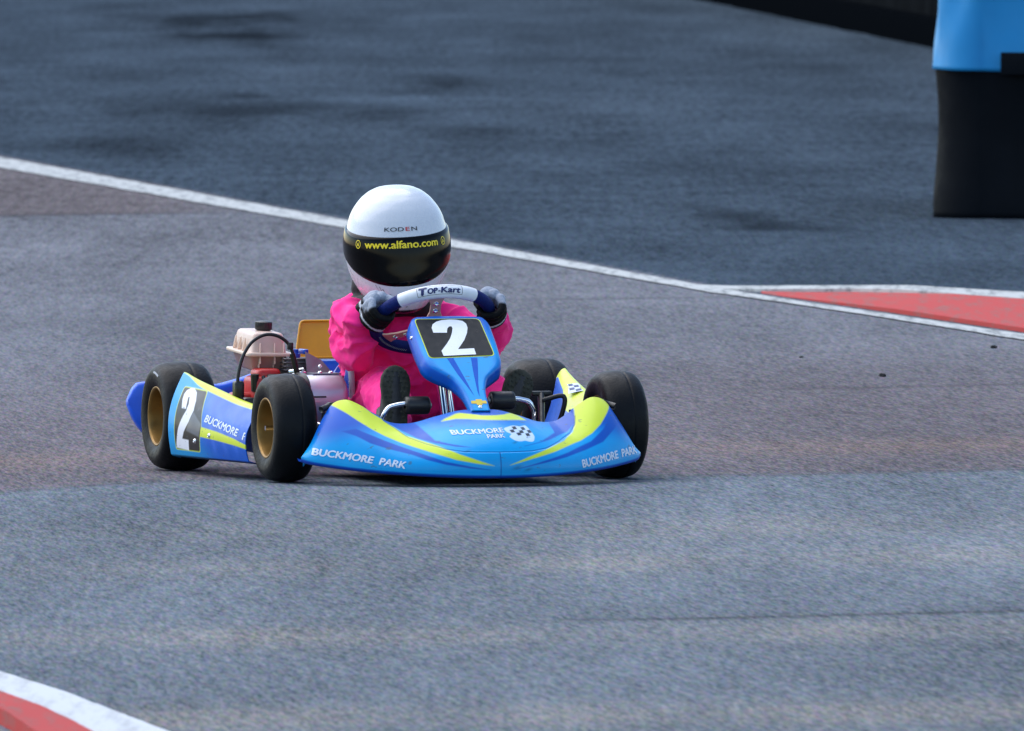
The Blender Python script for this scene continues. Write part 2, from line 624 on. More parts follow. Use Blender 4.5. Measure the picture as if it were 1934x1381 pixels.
# older patch and joint on the left further back, faint joint on the right
jb = 66.3 + 0.6 * (gx + 1.7)
lf = ss(0.3, -0.7, gx + 0.9) if False else 1 - ss(-1.5, -0.8, gx)
pal *= 1 + (lf * ss(-0.1, 0.2, gy - jb))[:, None] * (np.array([0.92, 0.80, 0.75]) - 1)
pal *= (1 - 0.35 * lf * np.exp(-((gy - jb) / 0.14) ** 2))[:, None]
pal *= (1 - 0.25 * ss(-0.1, 0.2, gx) * (1 - ss(0.5, 0.8, gx)) * np.exp(-((gy - 55.7 - 0.5 * gx) / 0.12) ** 2))[:, None]
pal *= (1 - 0.20 * ss(0.4, 0.9, gx) * np.exp(-((gy - 47.6 - 0.4 * gx - 0.3 * wob) / 0.10) ** 2))[:, None]
# construction joint nearer the camera on the right, with a darker strip beyond it
j2 = np.interp(gx, [-1.2, 0.338, 1.023, 6], [34.5, 34.85, 35.18, 37.5])
on = ss(-0.1, 0.35, gx)
pal *= (1 - 0.38 * on * np.exp(-((gy - j2) / 0.06) ** 2))[:, None]
pal *= (1 - 0.14 * on * np.exp(-np.clip(gy - j2, 0, 9) / 0.6) * (gy > j2))[:, None]
for yc, w, am in ((34.25, 0.42, 0.42), (31.4, 0.42, 0.45), (37.3, 0.5, 0.28), (38.9, 0.7, 0.2)):
    over(pal, am * np.clip(np.exp(-((gy - yc - 0.35 * wob - 0.25 * gx) / w) ** 2) * (0.6 + 0.9 * wob2), 0, 1), [0.250, 0.222, 0.185])
pal *= (1 + 0.16 * wob + 0.10 * wob2)[:, None]
# darker run-off beyond the white line
far = ss(-0.02, 0.02, gx - line_x(gy) - 0.05) * (gy > 45)
fcol = np.tile(GROUND_FAR, (len(gx), 1)) * (1 + 0.22 * wob + 0.16 * wob2)[:, None]
over(fcol, 0.25 * ss(0, 0.9, wob), [0.052, 0.070, 0.090])
pal = pal * (1 - far[:, None]) + fcol * far[:, None]
for cx, cy, rx, ry, am in ((-2.165, 116.74, 0.40, 3.0, -.95), (-1.715, 110.31, 0.30, 3.6, -1.0), (-1.595, 118.71, 0.36, 2.6, -.9),
                           (-1.382, 86.6, 0.95, 1.9, -.6), (-1.347, 90.13, 0.16, 0.8, -.8), (-0.743, 89.27, 0.54, 1.2, .6),
                           (-0.357, 93.43, 0.17, 2.0, -.7), (-0.289, 89.7, 0.32, 0.7, .2), (-0.164, 81.26, 0.29, 1.2, -.3),
                           (0.819, 65.98, 0.16, 1.3, -.85), (0.994, 64.47, 0.2, 0.6, -.7), (-1.667, 77.34, 0.28, 1.5, -.5),
                           (0.061, 61.98, 0.11, 0.55, -.6), (0.3, 100.0, 0.8, 3.0, -.2), (-0.9, 70.5, 0.5, 1.0, -.15)):
    d = np.hypot((gx - cx) / rx, (gy - cy) / ry + 0.35 * (gx - cx) / rx) + 0.6 * wob2 + 0.5 * wob3
    pal *= (1 + am * np.clip(0.68 * np.exp(-d ** 2), 0, 1))[:, None]
M_ground = ground_mat()
P = np.stack([GX, GY, np.zeros_like(GX)], -1)
gV, gF = grid(P)
tag(link("ground", gV, [f[::-1] if False else f for f in gF], M_ground, smooth=False, paint=np.clip(pal, 0.004, 1)), kind="structure")


def road_paint(name, col, wear):
    m = bpy.data.materials.new(name)
    m.use_nodes = True
    nt = m.node_tree
    b = nt.nodes["Principled BSDF"]
    tc = nt.nodes.new("ShaderNodeTexCoord")
    mp = nt.nodes.new("ShaderNodeMapping")
    mp.inputs["Scale"].default_value = (26, 2.2, 26)
    nz = nt.nodes.new("ShaderNodeTexNoise")
    nz.inputs["Scale"].default_value = 1.0
    nz.inputs["Detail"].default_value = 7
    nz.inputs["Roughness"].default_value = 0.7
    cr_ = nt.nodes.new("ShaderNodeValToRGB")
    cr_.color_ramp.elements[0].position = 0.36
    cr_.color_ramp.elements[0].color = (*wear, 1)
    cr_.color_ramp.elements[1].position = 0.52
    cr_.color_ramp.elements[1].color = (*col, 1)
    nt.links.new(tc.outputs["Object"], mp.inputs[0])
    nt.links.new(mp.outputs[0], nz.inputs["Vector"])
    nt.links.new(nz.outputs[0], cr_.inputs[0])
    nt.links.new(cr_.outputs[0], b.inputs["Base Color"])
    b.inputs["Roughness"].default_value = 0.7
    b.inputs["Specular IOR Level"].default_value = 0.03
    return m


M_line = road_paint("white_line_paint", (0.41, 0.42, 0.41), (0.19, 0.20, 0.20))
M_linenear = road_paint("white_kerb_paint", (0.49, 0.51, 0.53), (0.38, 0.39, 0.40))
M_redkerb = road_paint("red_kerb_paint", (0.41, 0.058, 0.054), (0.27, 0.095, 0.085))
M_gap = mat("dark_gap", (0.02, 0.025, 0.03), rough=0.8)


def strip(name, A, B, m, za, zb=None, n=120, jit=0.0, thick=True):
    """flat ribbon between two ground polylines, with slightly irregular painted edges"""
    A = np.array(A, float)
    B = np.array(B, float)

    def res(Q):
        k = np.concatenate([[0], np.cumsum(np.linalg.norm(np.diff(Q, axis=0), axis=1))])
        t = np.linspace(0, k[-1], n)
        return np.stack([np.interp(t, k, Q[:, i]) for i in range(2)], -1)
    A, B = res(A), res(B)
    zb = za if zb is None else zb
    j = lambda: np.array([jit * (mn.noise(Vector((i * 0.31, random.random() * 0.3, 7))) + 0.5 * mn.noise(Vector((i * 1.3, 0, 2)))) for i in range(n)])
    A[:, 0] += j()
    B[:, 0] += j()
    rp_ = np.clip(np.arange(n) / (n * .12), .15, 1) if thick else np.ones(n)
    P = np.stack([np.column_stack([A, za * rp_]), np.column_stack([B, zb * rp_])], 1)
    V, F = grid(P)
    if thick:
        V2 = V.copy()
        V2[:, 2] = 0.0005
        nv = len(V)
        V = np.vstack([V, V2])
        for i in range(n - 1):
            F.append((2 * i, 2 * i + 2, nv + 2 * i + 2, nv + 2 * i))
            F.append((2 * i + 1, nv + 2 * i + 1, nv + 2 * i + 3, 2 * i + 3))
    return link(name, V, F, m, smooth=False)


tag(strip("track_line", [(-11.7, 139), (-2.209, 75.98), (0.656, 56.95), (0.775, 56.2), (1.164, 54.15), (1.50, 52.35), (4.0, 39.2)],
          [(-11.58, 137.9), (-2.150, 74.0), (0.570, 56.88), (0.635, 56.45), (0.985, 54.7), (1.502, 51.76), (3.9, 38.6)], M_line, 0.004, n=500, jit=0.012, thick=False),
    kind="structure")
tag(strip("kerb_edge_line", [(0.60, 57.25), (0.94, 56.83), (1.22, 56.43), (1.616, 55.59), (4.5, 48.5)],
          [(0.62, 57.0), (0.80, 56.55), (1.102, 56.32), (1.6, 55.05), (4.4, 47.6)], M_line, 0.030, 0.026, n=160, jit=0.004), kind="structure")
tag(strip("red_kerb", [(0.80, 56.55), (1.102, 56.32), (1.6, 55.05), (4.4, 47.6)],
          [(0.80, 56.40), (1.185, 54.35), (1.53, 52.5), (4.05, 39.4)], M_redkerb, 0.024, 0.014, n=160, jit=0.003), kind="structure")
tag(strip("near_kerb_edge", [(-1.9, 36.6), (-0.953, 32.78), (-0.812, 32.05), (-0.677, 31.21), (-0.612, 30.82), (-0.22, 28.2)],
          [(-1.9, 35.8), (-0.928, 31.92), (-0.839, 31.4), (-0.763, 30.87), (-0.45, 28.2)], M_linenear, 0.003, 0.003, n=160, jit=0.003), kind="structure")
tag(strip("near_red_kerb", [(-1.9, 35.78), (-0.929, 31.90), (-0.840, 31.38), (-0.765, 30.85), (-0.452, 28.2)],
          [(-1.9, 34.6), (-0.905, 31.02), (-0.880, 30.82), (-0.60, 28.2)], M_redkerb, 0.014, 0.030, n=120, jit=0.003), kind="structure")

# ------------------------------------------------------------------ far concrete wall and the barrier on the right
M_conc = mat("stained_concrete", (0.0085, 0.0100, 0.0115), rough=0.9, spec=0.0, var=0.5, scale=2.5, bump=0.4, bscale=30)
M_belt = mat("black_conveyor_belt", (0.0055, 0.0070, 0.0095), rough=0.6, spec=0.02, var=0.3, scale=4, bump=0.3, bscale=30, rvar=0.15)
M_tarp = mat("blue_tarpaulin", lin(30, 132, 190), rough=0.5, spec=0.25, var=0.10, scale=5, bump=0.2, bscale=14)
wroot = empty("concrete_wall", None, (2.04, 117, 0))
tag(wroot, "dark stained concrete wall with a black foot, far behind the blue topped barrier", "wall")
wl_pts = np.array([(-0.8, 172.0), (0.4, 147.0), (1.505, 127.04), (2.574, 107.16), (4.6, 70)])
base = np.array([2.04, 117])


def wall_part(name, z0, z1, off, m, thickness, amp=0.0):
    n = 120
    k = np.concatenate([[0], np.cumsum(np.hypot(*np.diff(wl_pts, axis=0).T))])
    t = np.linspace(0, k[-1], n)
    c = np.stack([np.interp(t, k, wl_pts[:, i]) for i in range(2)], -1)
    tn = np.gradient(c, axis=0)
    tn /= np.linalg.norm(tn, axis=1)[:, None]
    nr = np.stack([-tn[:, 1], tn[:, 0]], -1)
    nr *= np.sign(-nr[:, :1])
    w = np.array([amp * mn.noise(Vector((i * 0.6, z0, 0))) for i in range(n)])[:, None]
    a = c + nr * (off + w) - base
    b = c + nr * (off - thickness) - base
    prof = [(a, z0), (a, z1 - 0.02), (a * 0.98 + b * 0.02, z1), (b, z1), (b, z0)]
    P = np.stack([np.column_stack([q_, np.full(n, z_)]) for q_, z_ in prof], 1)
    V, F = grid(P)
    return link(name, V, F, m, wroot, sharp=40)


wall_part("panel", 0.0, 1.3, 0.0, M_conc, 0.3)
M_foot = mat("black_wall_foot", (0.0028, 0.0037, 0.005), rough=0.9, spec=0.0)
wall_part("foot", 0.0, 0.17, 0.14, M_foot, 0.13, 0.03)

broot = empty("track_barrier", None, (1.575, 65.83, 0))
broot.location.x += 0.046
tag(broot, "track barrier wrapped in black belting with a creased blue cover over its top", "barrier")


def barrier_skin(z0, z1, bulge, out, m, name, nz=24, crease=0.0, tilt=0.0, s_end=3.4):
    """the rounded end of the barrier seen from above: front face running right, corner, then back into depth"""
    r = 0.16
    pl = [(3.2, -0.62)] + [(x, -0.06 - 0.175 * x) for x in np.linspace(2.6, 0.3, 36)]
    pl += [(r - r * sin(a), 0.0 + r - r * cos(a) - 0.09 * cos(a) * 0.6) for a in np.linspace(0.05, pi / 2, 14)]
    pl += [(0.0 + 0.02 * q_, r + q_ * 0.1) for q_ in range(1, 9)] + [(0.17, 1.6), (0.3, 3.0)]
    pl = np.array(pl)
    tn = np.gradient(pl, axis=0)
    tn /= np.linalg.norm(tn, axis=1)[:, None]
    nr = np.stack([-tn[:, 1], tn[:, 0]], -1)
    if nr[5, 1] > 0:
        nr = -nr
    zs = np.linspace(0, 1, nz)
    P = np.zeros((len(pl), nz, 3))
    s = np.concatenate([[0], np.cumsum(np.hypot(*np.diff(pl, axis=0).T))])
    for j, t in enumerate(zs):
        w = out + cr(np.column_stack([[0, .1, .3, .75, 1], bulge]), np.array([t]))[0][0]
        cz = np.array([crease * (mn.noise(Vector((si * 7.0 - t * 1.6, t * 0.8, 1.7))) + 0.6 * mn.noise(Vector((si * 15.0 + t * 2.2, t * 0.7, 5.7)))) for si in s])
        P[:, j, :2] = pl + nr * (w + cz)[:, None]
        P[:, j, 2] = z0 + (z1 - z0) * t - tilt * np.clip(pl[:, 0], 0, 4)
    V, F = grid(P)
    o = link(name, V, F, m, broot)
    md = o.modifiers.new("thickness", 'SOLIDIFY')
    md.thickness = 0.012
    md.offset = -1
    return o


barrier_skin(0.0, 0.57, (0.010, 0.010, 0.002, -0.007, 0.004), 0.02, M_belt, "belting", crease=0.004)
barrier_skin(0.555, 1.10, (0.0, -0.004, -0.006, -0.004, 0.0), 0.028, M_tarp, "cover", nz=40, crease=0.032, tilt=0.028)
V, F = box((0.9, 0.02, 0.085), (0.645, -0.235, 0.580), 0.004, rot=(0, 0, -0.173))
link("belt_flap", V, F, M_belt, broot, sharp=40)
V, F = box((3.0, 2.6, 0.05), (1.72, 1.1, 1.085), 0.02, rot=(0, 0, -0.10))
link("lid", V, F, M_tarp, broot, sharp=40)

# ------------------------------------------------------------------ small debris
M_stone = mat("dark_rubber_crumb", (0.02, 0.019, 0.018), rough=0.85, var=0.4)


def stone(x, y, r, label):
    bm = bmesh.new()
    bmesh.ops.create_icosphere(bm, subdivisions=3, radius=r)
    for v in bm.verts:
        k = 1 + 0.45 * mn.noise(v.co * (1.2 / r) + Vector((x * 9, y * 3, 0)))
        v.co = Vector((v.co.x * k * 1.3, v.co.y * k, v.co.z * k * 0.75 + r * 0.55))
    me = bpy.data.meshes.new("stone")
    bm.to_mesh(me)
    bm.free()
    me.polygons.foreach_set("use_smooth", [True] * len(me.polygons))
    me.materials.append(M_stone)
    o = bpy.data.objects.new("stone", me)
    COL.objects.link(o)
    o.location = (x, y, 0)
    tag(o, label, "stone", "bits of debris on the track")


stone(1.026, 48.7, 0.008, "dark flat stone lying on the bare asphalt right of the kart")
stone(1.398, 51.09, 0.0075, "dark round stone lying just below the white line beside the red kerb")
stone(0.825, 50.27, 0.004, "tiny reddish stone on the asphalt, smallest of the debris")

# ------------------------------------------------------------------ the kart
KX = (763 - 967) / 33264.0 * KART_D
TH = radians(17)
ROT = math.atan2(-cos(TH), sin(TH))
kart = empty("go_kart", None, (KX, KART_D, 0), (0, 0, ROT))
tag(kart, "blue and lime yellow child's racing kart number 2 cornering on the track", "go-kart")

# --- front fairing
TOP = [(-.12, -.05, .612, .176), (0, 0, .616, .1785), (.12, .05, .612, .176), (.25, .105, .6, .162), (.38, .162, .582, .1465),
       (.48, .205, .568, .149), (.56, .238, .556, .166), (.64, .274, .546, .188), (.72, .306, .538, .1995), (.79, .336, .535, .189),
       (.86, .364, .537, .149), (.93, .390, .543, .100), (1, .410, .551, .074)]
BOT = [(-.25, -.12, .775, .0325), (0, 0, .794, .030), (.25, .12, .775, .0325), (.5, .235, .715, .0385), (.75, .34, .638, .049),
       (.92, .405, .577, .060), (1, .418, .553, .0655)]


def fairing(t, v):
    s = np.abs(t)
    sg = np.sign(t)
    yt, xt, zt = cr(TOP, s)
    yb, xb, zb = cr(BOT, s)
    w = np.clip(s / .7, 0, 1) ** 1.5
    dx, dz = xb - xt, zt - zb
    x1 = xb + .010 * (1 - .5 * w)
    z1 = zb + dz * (.40 - .08 * w)
    y1 = yb + (yt - yb) * .1
    x2 = xt + dx * (.80 - .30 * w)
    z2 = zt - dz * (.32 - .12 * w)
    y2 = yb + (yt - yb) * .6
    B = [(1 - v) ** 3, 3 * v * (1 - v) ** 2, 3 * v * v * (1 - v), v ** 3]
    x = B[0] * xb + B[1] * x1 + B[2] * x2 + B[3] * xt
    y = B[0] * yb + B[1] * y1 + B[2] * y2 + B[3] * yt
    z = B[0] * zb + B[1] * z1 + B[2] * z2 + B[3] * zt
    return np.stack([x, y * sg, z], -1)


nt_, nv_ = 461, 161
T, Vv = np.meshgrid(np.linspace(-1, 1, nt_), np.linspace(0, 1, nv_), indexing='ij')
FP = fairing(T, Vv)
du = np.gradient(FP, axis=0)
dv = np.gradient(FP, axis=1)
FN = np.cross(du, dv)
FN /= np.linalg.norm(FN, axis=-1)[..., None] + 1e-12
FN *= np.sign(FN[..., :1] + 1e-9)
yz = FP[..., 1:].reshape(-1, 2)
ay = np.abs(yz[:, 0])
CREASE = [(-.222, .152), (-.206, .137), (-.187, .115), (-.157, .101), (-.122, .090), (-.084, .084), (-.042, .083), (0, .0828),
          (.042, .083), (.084, .084), (.128, .090), (.175, .104), (.215, .120), (.236, .139), (.246, .158)]
cd = np.minimum(line_dist(yz, CREASE), line_dist(yz, [(0, .02), (0, .0828)]))
FP = FP - FN * (0.0016 * np.exp(-(cd / 0.0016) ** 2)).reshape(nt_, nv_)[..., None]
# the middle panel sits a touch below the wings
pan = mask(yz, [(-.222, .19)] + CREASE + [(.246, .19)], 0.004).reshape(nt_, nv_)
FP = FP - FN * (0.0025 * pan)[..., None]
fc = np.tile(AZ, (len(yz), 1))
over(fc, ss(.092, .145, yz[:, 1] + 0.25 * (ay - .33)), ROY)
inner = mask(yz, [(-.222, .20)] + CREASE + [(.246, .20)], .001)
fc_in = np.tile(AZ * 1.04, (len(yz), 1))
over(fc_in, ss(.128, .165, yz[:, 1] + 0.06 * (ay - .05)) * 0.9, ROY)
fc = fc * (1 - inner[:, None]) + fc_in * inner[:, None]
DK = ROY * 0.92
inL = [(-.222, .160), (-.192, .131), (-.171, .115), (-.141, .104), (-.097, .096), (-.067, .095), (-.107, .102), (-.137, .110), (-.145, .128), (-.152, .150), (-.188, .160)]
inR = [(.251, .175), (.237, .142), (.211, .124), (.153, .109), (.067, .096), (.116, .105), (.176, .123), (.180, .139), (.19, .156), (.22, .17)]
yelL = [(-.338, .186), (-.335, .22), (-.27, .22), (-.262, .181), (-.246, .167), (-.222, .152), (-.203, .137), (-.190, .120), (-.167, .1105), (-.135, .097),
        (-.094, .077), (-.052, .062), (-.017, .050), (-.053, .0545), (-.104, .064), (-.155, .081), (-.187, .093), (-.212, .103), (-.241, .117),
        (-.268, .133), (-.294, .152), (-.313, .168)]
yelR = [(.251, .170), (.258, .22), (.335, .22), (.346, .182), (.323, .160), (.299, .138), (.269, .118), (.233, .102), (.153, .081), (.085, .066),
        (.022, .051), (.069, .069), (.127, .087), (.187, .103), (.223, .122), (.239, .143)]
dkL = [(-.335, .128), (-.304, .134), (-.281, .123), (-.241, .104), (-.187, .0705), (-.128, .058), (-.072, .0485), (-.024, .040), (-.072, .0440),
       (-.128, .052), (-.187, .064), (-.195, .075), (-.246, .089), (-.28, .101), (-.306, .117)]
dkL = [(-.335, .128), (-.304, .134), (-.281, .123), (-.241, .105), (-.195, .086), (-.160, .072), (-.128, .0600), (-.072, .0485), (-.024, .040),
       (-.072, .0440), (-.128, .0530), (-.165, .063), (-.195, .075), (-.246, .089), (-.28, .101), (-.306, .117)]
dkR = [(.349, .172), (.360, .147), (.332, .124), (.294, .098), (.239, .081), (.176, .066), (.103, .053), (.036, .041), (.114, .060), (.186, .077), (.260, .100), (.303, .127)]
yelC = [(-.100, .152), (-.089, .158), (-.061, .169), (-.048, .1715), (-.027, .169), (-.002, .166), (.03, .166), (.059, .1675), (.084, .169), (.101, .162), (.115, .152),
        (.079, .154), (.004, .1555), (-.045, .1580), (-.068, .158)]
for pts, c in ((inL, DK), (inR, DK), (dkL, DK), (dkR, DK), (yelL, LIME), (yelR, LIME), (yelC, LIME)):
    over(fc, mask(yz, pts, 0.0016), c)
hump = mask(yz, [(-.05, .1712), (-.027, .169), (-.002, .166), (.03, .166), (.059, .1672), (.075, .172), (.0, .2), (-.04, .2)], .001)
over(fc, hump, ROY)
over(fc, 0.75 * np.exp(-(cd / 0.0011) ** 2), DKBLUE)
# rubbed-in scuffs near the seam
for sx, sz, r in ((.040, .0455, .006), (-.077, .085, .004), (.068, .040, .005), (.045, .105, .0035)):
    dd = np.hypot((yz[:, 0] - sx) / (r * 2.0), (yz[:, 1] - sz - 0.25 * (yz[:, 0] - sx)) / (r * 0.7))
    over(fc, 0.6 * np.exp(-dd ** 2), lin(16, 92, 130))
# chequered flag emblem on the nose
fl = smooth_poly([(.031, .1365), (.045, .1405), (.059, .1425), (.070, .1415), (.079, .1400), (.092, .1415), (.099, .1405), (.103, .131), (.106, .121), (.104, .114), (.096, .1065),
                  (.084, .1062), (.074, .1085), (.062, .1072), (.050, .1085), (.041, .113), (.036, .1185), (.043, .124), (.034, .129)], 4)
chk = []
for i in range(5):
    for j in range(3):
        if (i + j) % 2 == 1:
            x0, z0 = .041 + i * .0122 + j * .0022, .1385 - j * .0068 + (.0015 if i in (0, 1) else -.0006)
            chk.append([(x0, z0), (x0 + .0113, z0 + .0010), (x0 + .0132, z0 - .0052), (x0 + .0020, z0 - .0064)])
over(fc, mask(yz, fl, .0008), lin(196, 216, 238))
for pz in chk:
    over(fc, mask(yz, pz, .0008) * mask(yz, fl, .0008), lin(30, 36, 48))
# add the rolled lips at the bottom and top edges
c3 = fc.reshape(nt_, nv_, 3)
lipb = [FP[:, :1] + np.array([dx_, 0, dz_]) for dx_, dz_ in ((-.030, -.006), (-.018, -.0105), (-.006, -.0095), (.001, -.005))]
lipt = [FP[:, -1:] + np.array([dx_, 0, dz_]) for dx_, dz_ in ((-.003, -.0005), (-.007, -.004), (-.009, -.012), (-.010, -.03))]
P = np.concatenate(lipb + [FP] + lipt, axis=1)
lipc = np.tile(lin(4, 66, 170), (nt_, 4, 1))
c3 = np.concatenate([lipc, c3, np.repeat(c3[:, -1:], 4, 1)], axis=1)
V, F = grid(P)
front = link("front_fairing", V, F, M_plastic, kart, paint=c3.reshape(-1, 3))
md = front.modifiers.new("thickness", 'SOLIDIFY')
md.thickness = 0.003
md.offset = 1 if FN[0, 0, 0] < 0 else -1
FS = Surf(FP, [1, 2], 1)


def lay_text(s, surf, a, b, h, m, parent, off=0.0009, bold=0.02, shear=0.0, name="lettering", width=None, spacing=1.0, both=1, sub=True):
    """letters whose baseline runs from a to b (2D elevation points), capital height h"""
    V, F = text_geo(s, bold, shear, spacing)
    a, b = np.array(a, float), np.array(b, float)
    L = np.linalg.norm(b - a)
    e = (b - a) / L
    n = np.array([-e[1], e[0]]) * both
    w = V[:, 0].max() - V[:, 0].min()
    q_ = a + np.outer((V[:, 0] / w + 0.5) * L, e) + np.outer(V[:, 1] * h, n)
    return link(name, surf.lay(q_, off, 5 if bold else 1), F, m, parent, smooth=False)


def lay_text_curve(s, surf, ctrl, h, m, parent, **kw):
    """same along a smooth baseline given by several points"""
    V, F = text_geo(s, kw.get('bold', 0.02), kw.get('shear', 0.0))
    w = V[:, 0].max() - V[:, 0].min()
    t = (V[:, 0] / w + 0.5)
    c = path(np.column_stack([np.array(ctrl, float), np.zeros(len(ctrl))]), 200)[:, :2]
    tt = np.linspace(0, 1, 200)
    tg = np.gradient(c, axis=0)
    tg /= np.linalg.norm(tg, axis=1)[:, None]
    I = lambda A: np.stack([np.interp(t, tt, A[:, k]) for k in range(2)], -1)
    e = I(tg)
    q_ = I(c) + np.stack([-e[:, 1], e[:, 0]], -1) * (V[:, 1] * h)[:, None]
    return link(kw.get('name', 'lettering'), surf.lay(q_, kw.get('off', 0.0009), 5), F, m, parent, smooth=False)


lay_text_curve("BUCKMORE  PARK", FS, [(-.400, .0725), (-.345, .0650), (-.275, .0535), (-.213, .0430)], .0165, M_letter, front, bold=0.042, shear=0.22)
lay_text_curve("BUCKMORE  PARK", FS, [(.222, .0405), (.28, .050), (.345, .0605), (.400, .0680)], .0185, M_letter, front, bold=0.045)
lay_text("BUCKMORE", FS, (-.096, .1205), (.027, .1255), .0105, M_letter, front, bold=0.035)
lay_text("PARK", FS, (-.020, .1125), (.024, .1140), .0088, M_letter, front, bold=0.035)
# --- number panel above the nose
PO = np.array([.630, 0, .176])
PU = np.array([-.276, 0, .217])
PU /= np.linalg.norm(PU)
PN = np.array([PU[2], 0, -PU[0]])
WT = [(-.006, .0225), (.0, .0222), (.03, .0236), (.066, .0270), (.095, .0345), (.118, .0450), (.140, .0665), (.160, .0850), (.175, .0915), (.20, .0940),
      (.29, .0960), (.318, .0950), (.333, .0900), (.343, .0810), (.350, .0600), (.3525, .038)]
aa = np.concatenate([np.linspace(-.004, .33, 150), np.linspace(.331, .3525, 20)])
ww = cr(WT, aa)[0]
# s across: face with soft edge then flange going back
sec = []
for s_ in np.linspace(-1, 1, 61):
    sec.append((s_, 0.0 if abs(s_) < .86 else -.006 * ((abs(s_) - .86) / .14) ** 2))
left = [(-1 - .02 * k, -.006 - d) for k, d in ((1, .010), (1.6, .020), (2, .034))]
sec = [(a_, b_) for a_, b_ in left[::-1]] + sec + [(-a_, b_) for a_, b_ in left]
sec = np.array(sec)
P = np.zeros((len(aa), len(sec), 3))
for i, (a_, w_) in enumerate(zip(aa, ww)):
    dz_ = -.010 * ss(.335, .3525, a_) + 0.0
    fl_ = sec[:, 1] * (0.45 + 0.55 * ss(.02, .16, a_)) + dz_
    P[i] = PO + a_ * PU + np.outer(sec[:, 0] * w_, [0, 1, 0]) + np.outer(fl_, PN)
topf = [P[-1:] - PN * d_ - PU * e_ for d_, e_ in ((.010, -.001), (.024, .0), (.038, .004))]
P = np.concatenate([P] + topf, 0)
A2 = np.concatenate([aa, [.36, .36, .36]])
ba = np.stack(np.meshgrid(A2, sec[:, 0], indexing='ij'), -1).reshape(-1, 2)
pc = np.tile(AZ, (len(ba), 1))
over(pc, ss(.20, .34, ba[:, 0]) * 0.9, ROY * 1.15)
over(pc, ss(.955, .985, np.abs(ba[:, 1])) * ss(.0, .12, ba[:, 0]), ROY * 1.1)
over(pc, ss(.70, .96, np.abs(ba[:, 1])) * (1 - ss(.17, .21, ba[:, 0])) * 0.6, ROY)
V, F = grid(P)
panel = link("number_panel", V, F, M_plastic, kart, paint=pc)
md = panel.modifiers.new("thickness", 'SOLIDIFY')
md.thickness = 0.003
md.offset = 0


def on_panel(pts, off):
    pts = np.array(pts, float)
    return PO + np.outer(pts[:, 1], PU) + np.outer(pts[:, 0], [0, 1, 0]) + PN * off


def panel_poly(pts, m, name, off, sm=0):
    pts = smooth_poly(pts, sm) if sm else np.array(pts, float)
    return link(name, on_panel(pts, off), [tuple(range(len(pts)))], m, panel, smooth=False)


def rounded(pts, r, n=5):
    pts = [np.array(p, float) for p in pts]
    out = []
    for i in range(len(pts)):
        a, b, c = pts[i - 1], pts[i], pts[(i + 1) % len(pts)]
        u, v = (a - b) / np.linalg.norm(a - b), (c - b) / np.linalg.norm(c - b)
        p0, p1 = b + u * r, b + v * r
        for t in np.linspace(0, 1, n):
            out.append((1 - t) ** 2 * p0 + 2 * t * (1 - t) * b + t * t * p1)
    return out


plate = [(-.0850, .3295), (.0725, .3290), (.0795, .1955), (-.0810, .1880)]
grow = lambda pts, d: [(p[0] + d * np.sign(p[0]), p[1] + d * np.sign(p[1] - .26)) for p in pts]
panel_poly(rounded(grow(plate, .0022), .013), M_lime, "plate_border", .0020)
panel_poly(rounded(plate, .012), M_blackvinyl, "number_plate", .0026)
two = [(-.0511, .2789), (-.0175, .2784), (-.0158, .2860), (-.0130, .2940), (-.0075, .3010), (-.0012, .3020), (-.0002, .2938), (-.0059, .277), (-.0144, .2581), (-.0268, .2392),
       (-.0392, .2225), (-.0468, .2121), (-.046, .1939), (.0352, .1982), (.0354, .2205), (-.0049, .2178), (.0040, .2300), (.0186, .2512), (.0312, .2764),
       (.0373, .2960), (.0374, .3110), (.0310, .3209), (.0164, .3258), (-.0004, .3268), (-.0193, .3248), (-.0349, .3189), (-.0460, .3093), (-.0512, .2967)]
panel_poly(two, M_white, "number", .0032)
panel_poly([(-.0392, .1866), (-.0235, .1873), (-.0130, .115), (-.0045, .0473), (-.0120, .075), (-.0273, .1296)], M_royal, "stripe", .0018)
panel_poly([(.0198, .187), (.0361, .1876), (.0285, .1498), (.0150, .090), (.0077, .045), (.0070, .066), (.0128, .129)], M_royal, "stripe", .0018)
bow = [(-.0175, .0300), (-.0050, .0300), (-.0050, .0350), (.0095, .0350), (.0095, .0300), (.0195, .0300), (.0195, .0195), (.0075, .0195), (.0075, .0140), (-.0060, .0140), (-.0060, .0195), (-.0185, .0195)]
panel_poly(bow, M_emblem, "emblem", .0024)


def bolt(c, n, r, parent, m=None, name="bolt"):
    n = np.array(n, float) / np.linalg.norm(n)
    c = np.array(c, float)
    pr = [(r * 1.25, -.002), (r * 1.25, .0008), (r * .95, .0012), (r * .9, .0035), (r * .55, .0042), (r * .45, .003), (0.0005, .003)]
    V, F = lathe(pr, 16, 'z')
    Rm = Vector(n).to_track_quat('Z', 'Y').to_matrix()
    V = [tuple(Vector(c) + Rm @ Vector(v)) for v in V]
    return link(name, V, F, m or M_chrome, parent)


bolt(PO + .0075 * PU + PN * .002, PN, .0036, panel)
bolt(PO + .285 * PU + np.array([0, -.0985, 0]) - PN * .018, (0, -1, .1), .0042, panel)
bolt(PO + .272 * PU + np.array([0, .0985, 0]) - PN * .018, (0, 1, .1), .0042, panel)

# --- side pods
PT = [(-.26, .239), (-.235, .2365), (-.2, .229), (-.15, .2195), (-.09, .210), (.02, .194), (.1, .183), (.25, .169)]


def pod_outer(x, v):
    zt = cr(PT, x)[0]
    yo = .458 + .05 * ((.25 - x) / .49)
    z = .045 + (zt - .045) * v
    y = yo + .012 * np.sin(pi * np.clip(v, 0, 1)) - .030 * v ** 2.2
    return np.stack([x, y, z], -1)


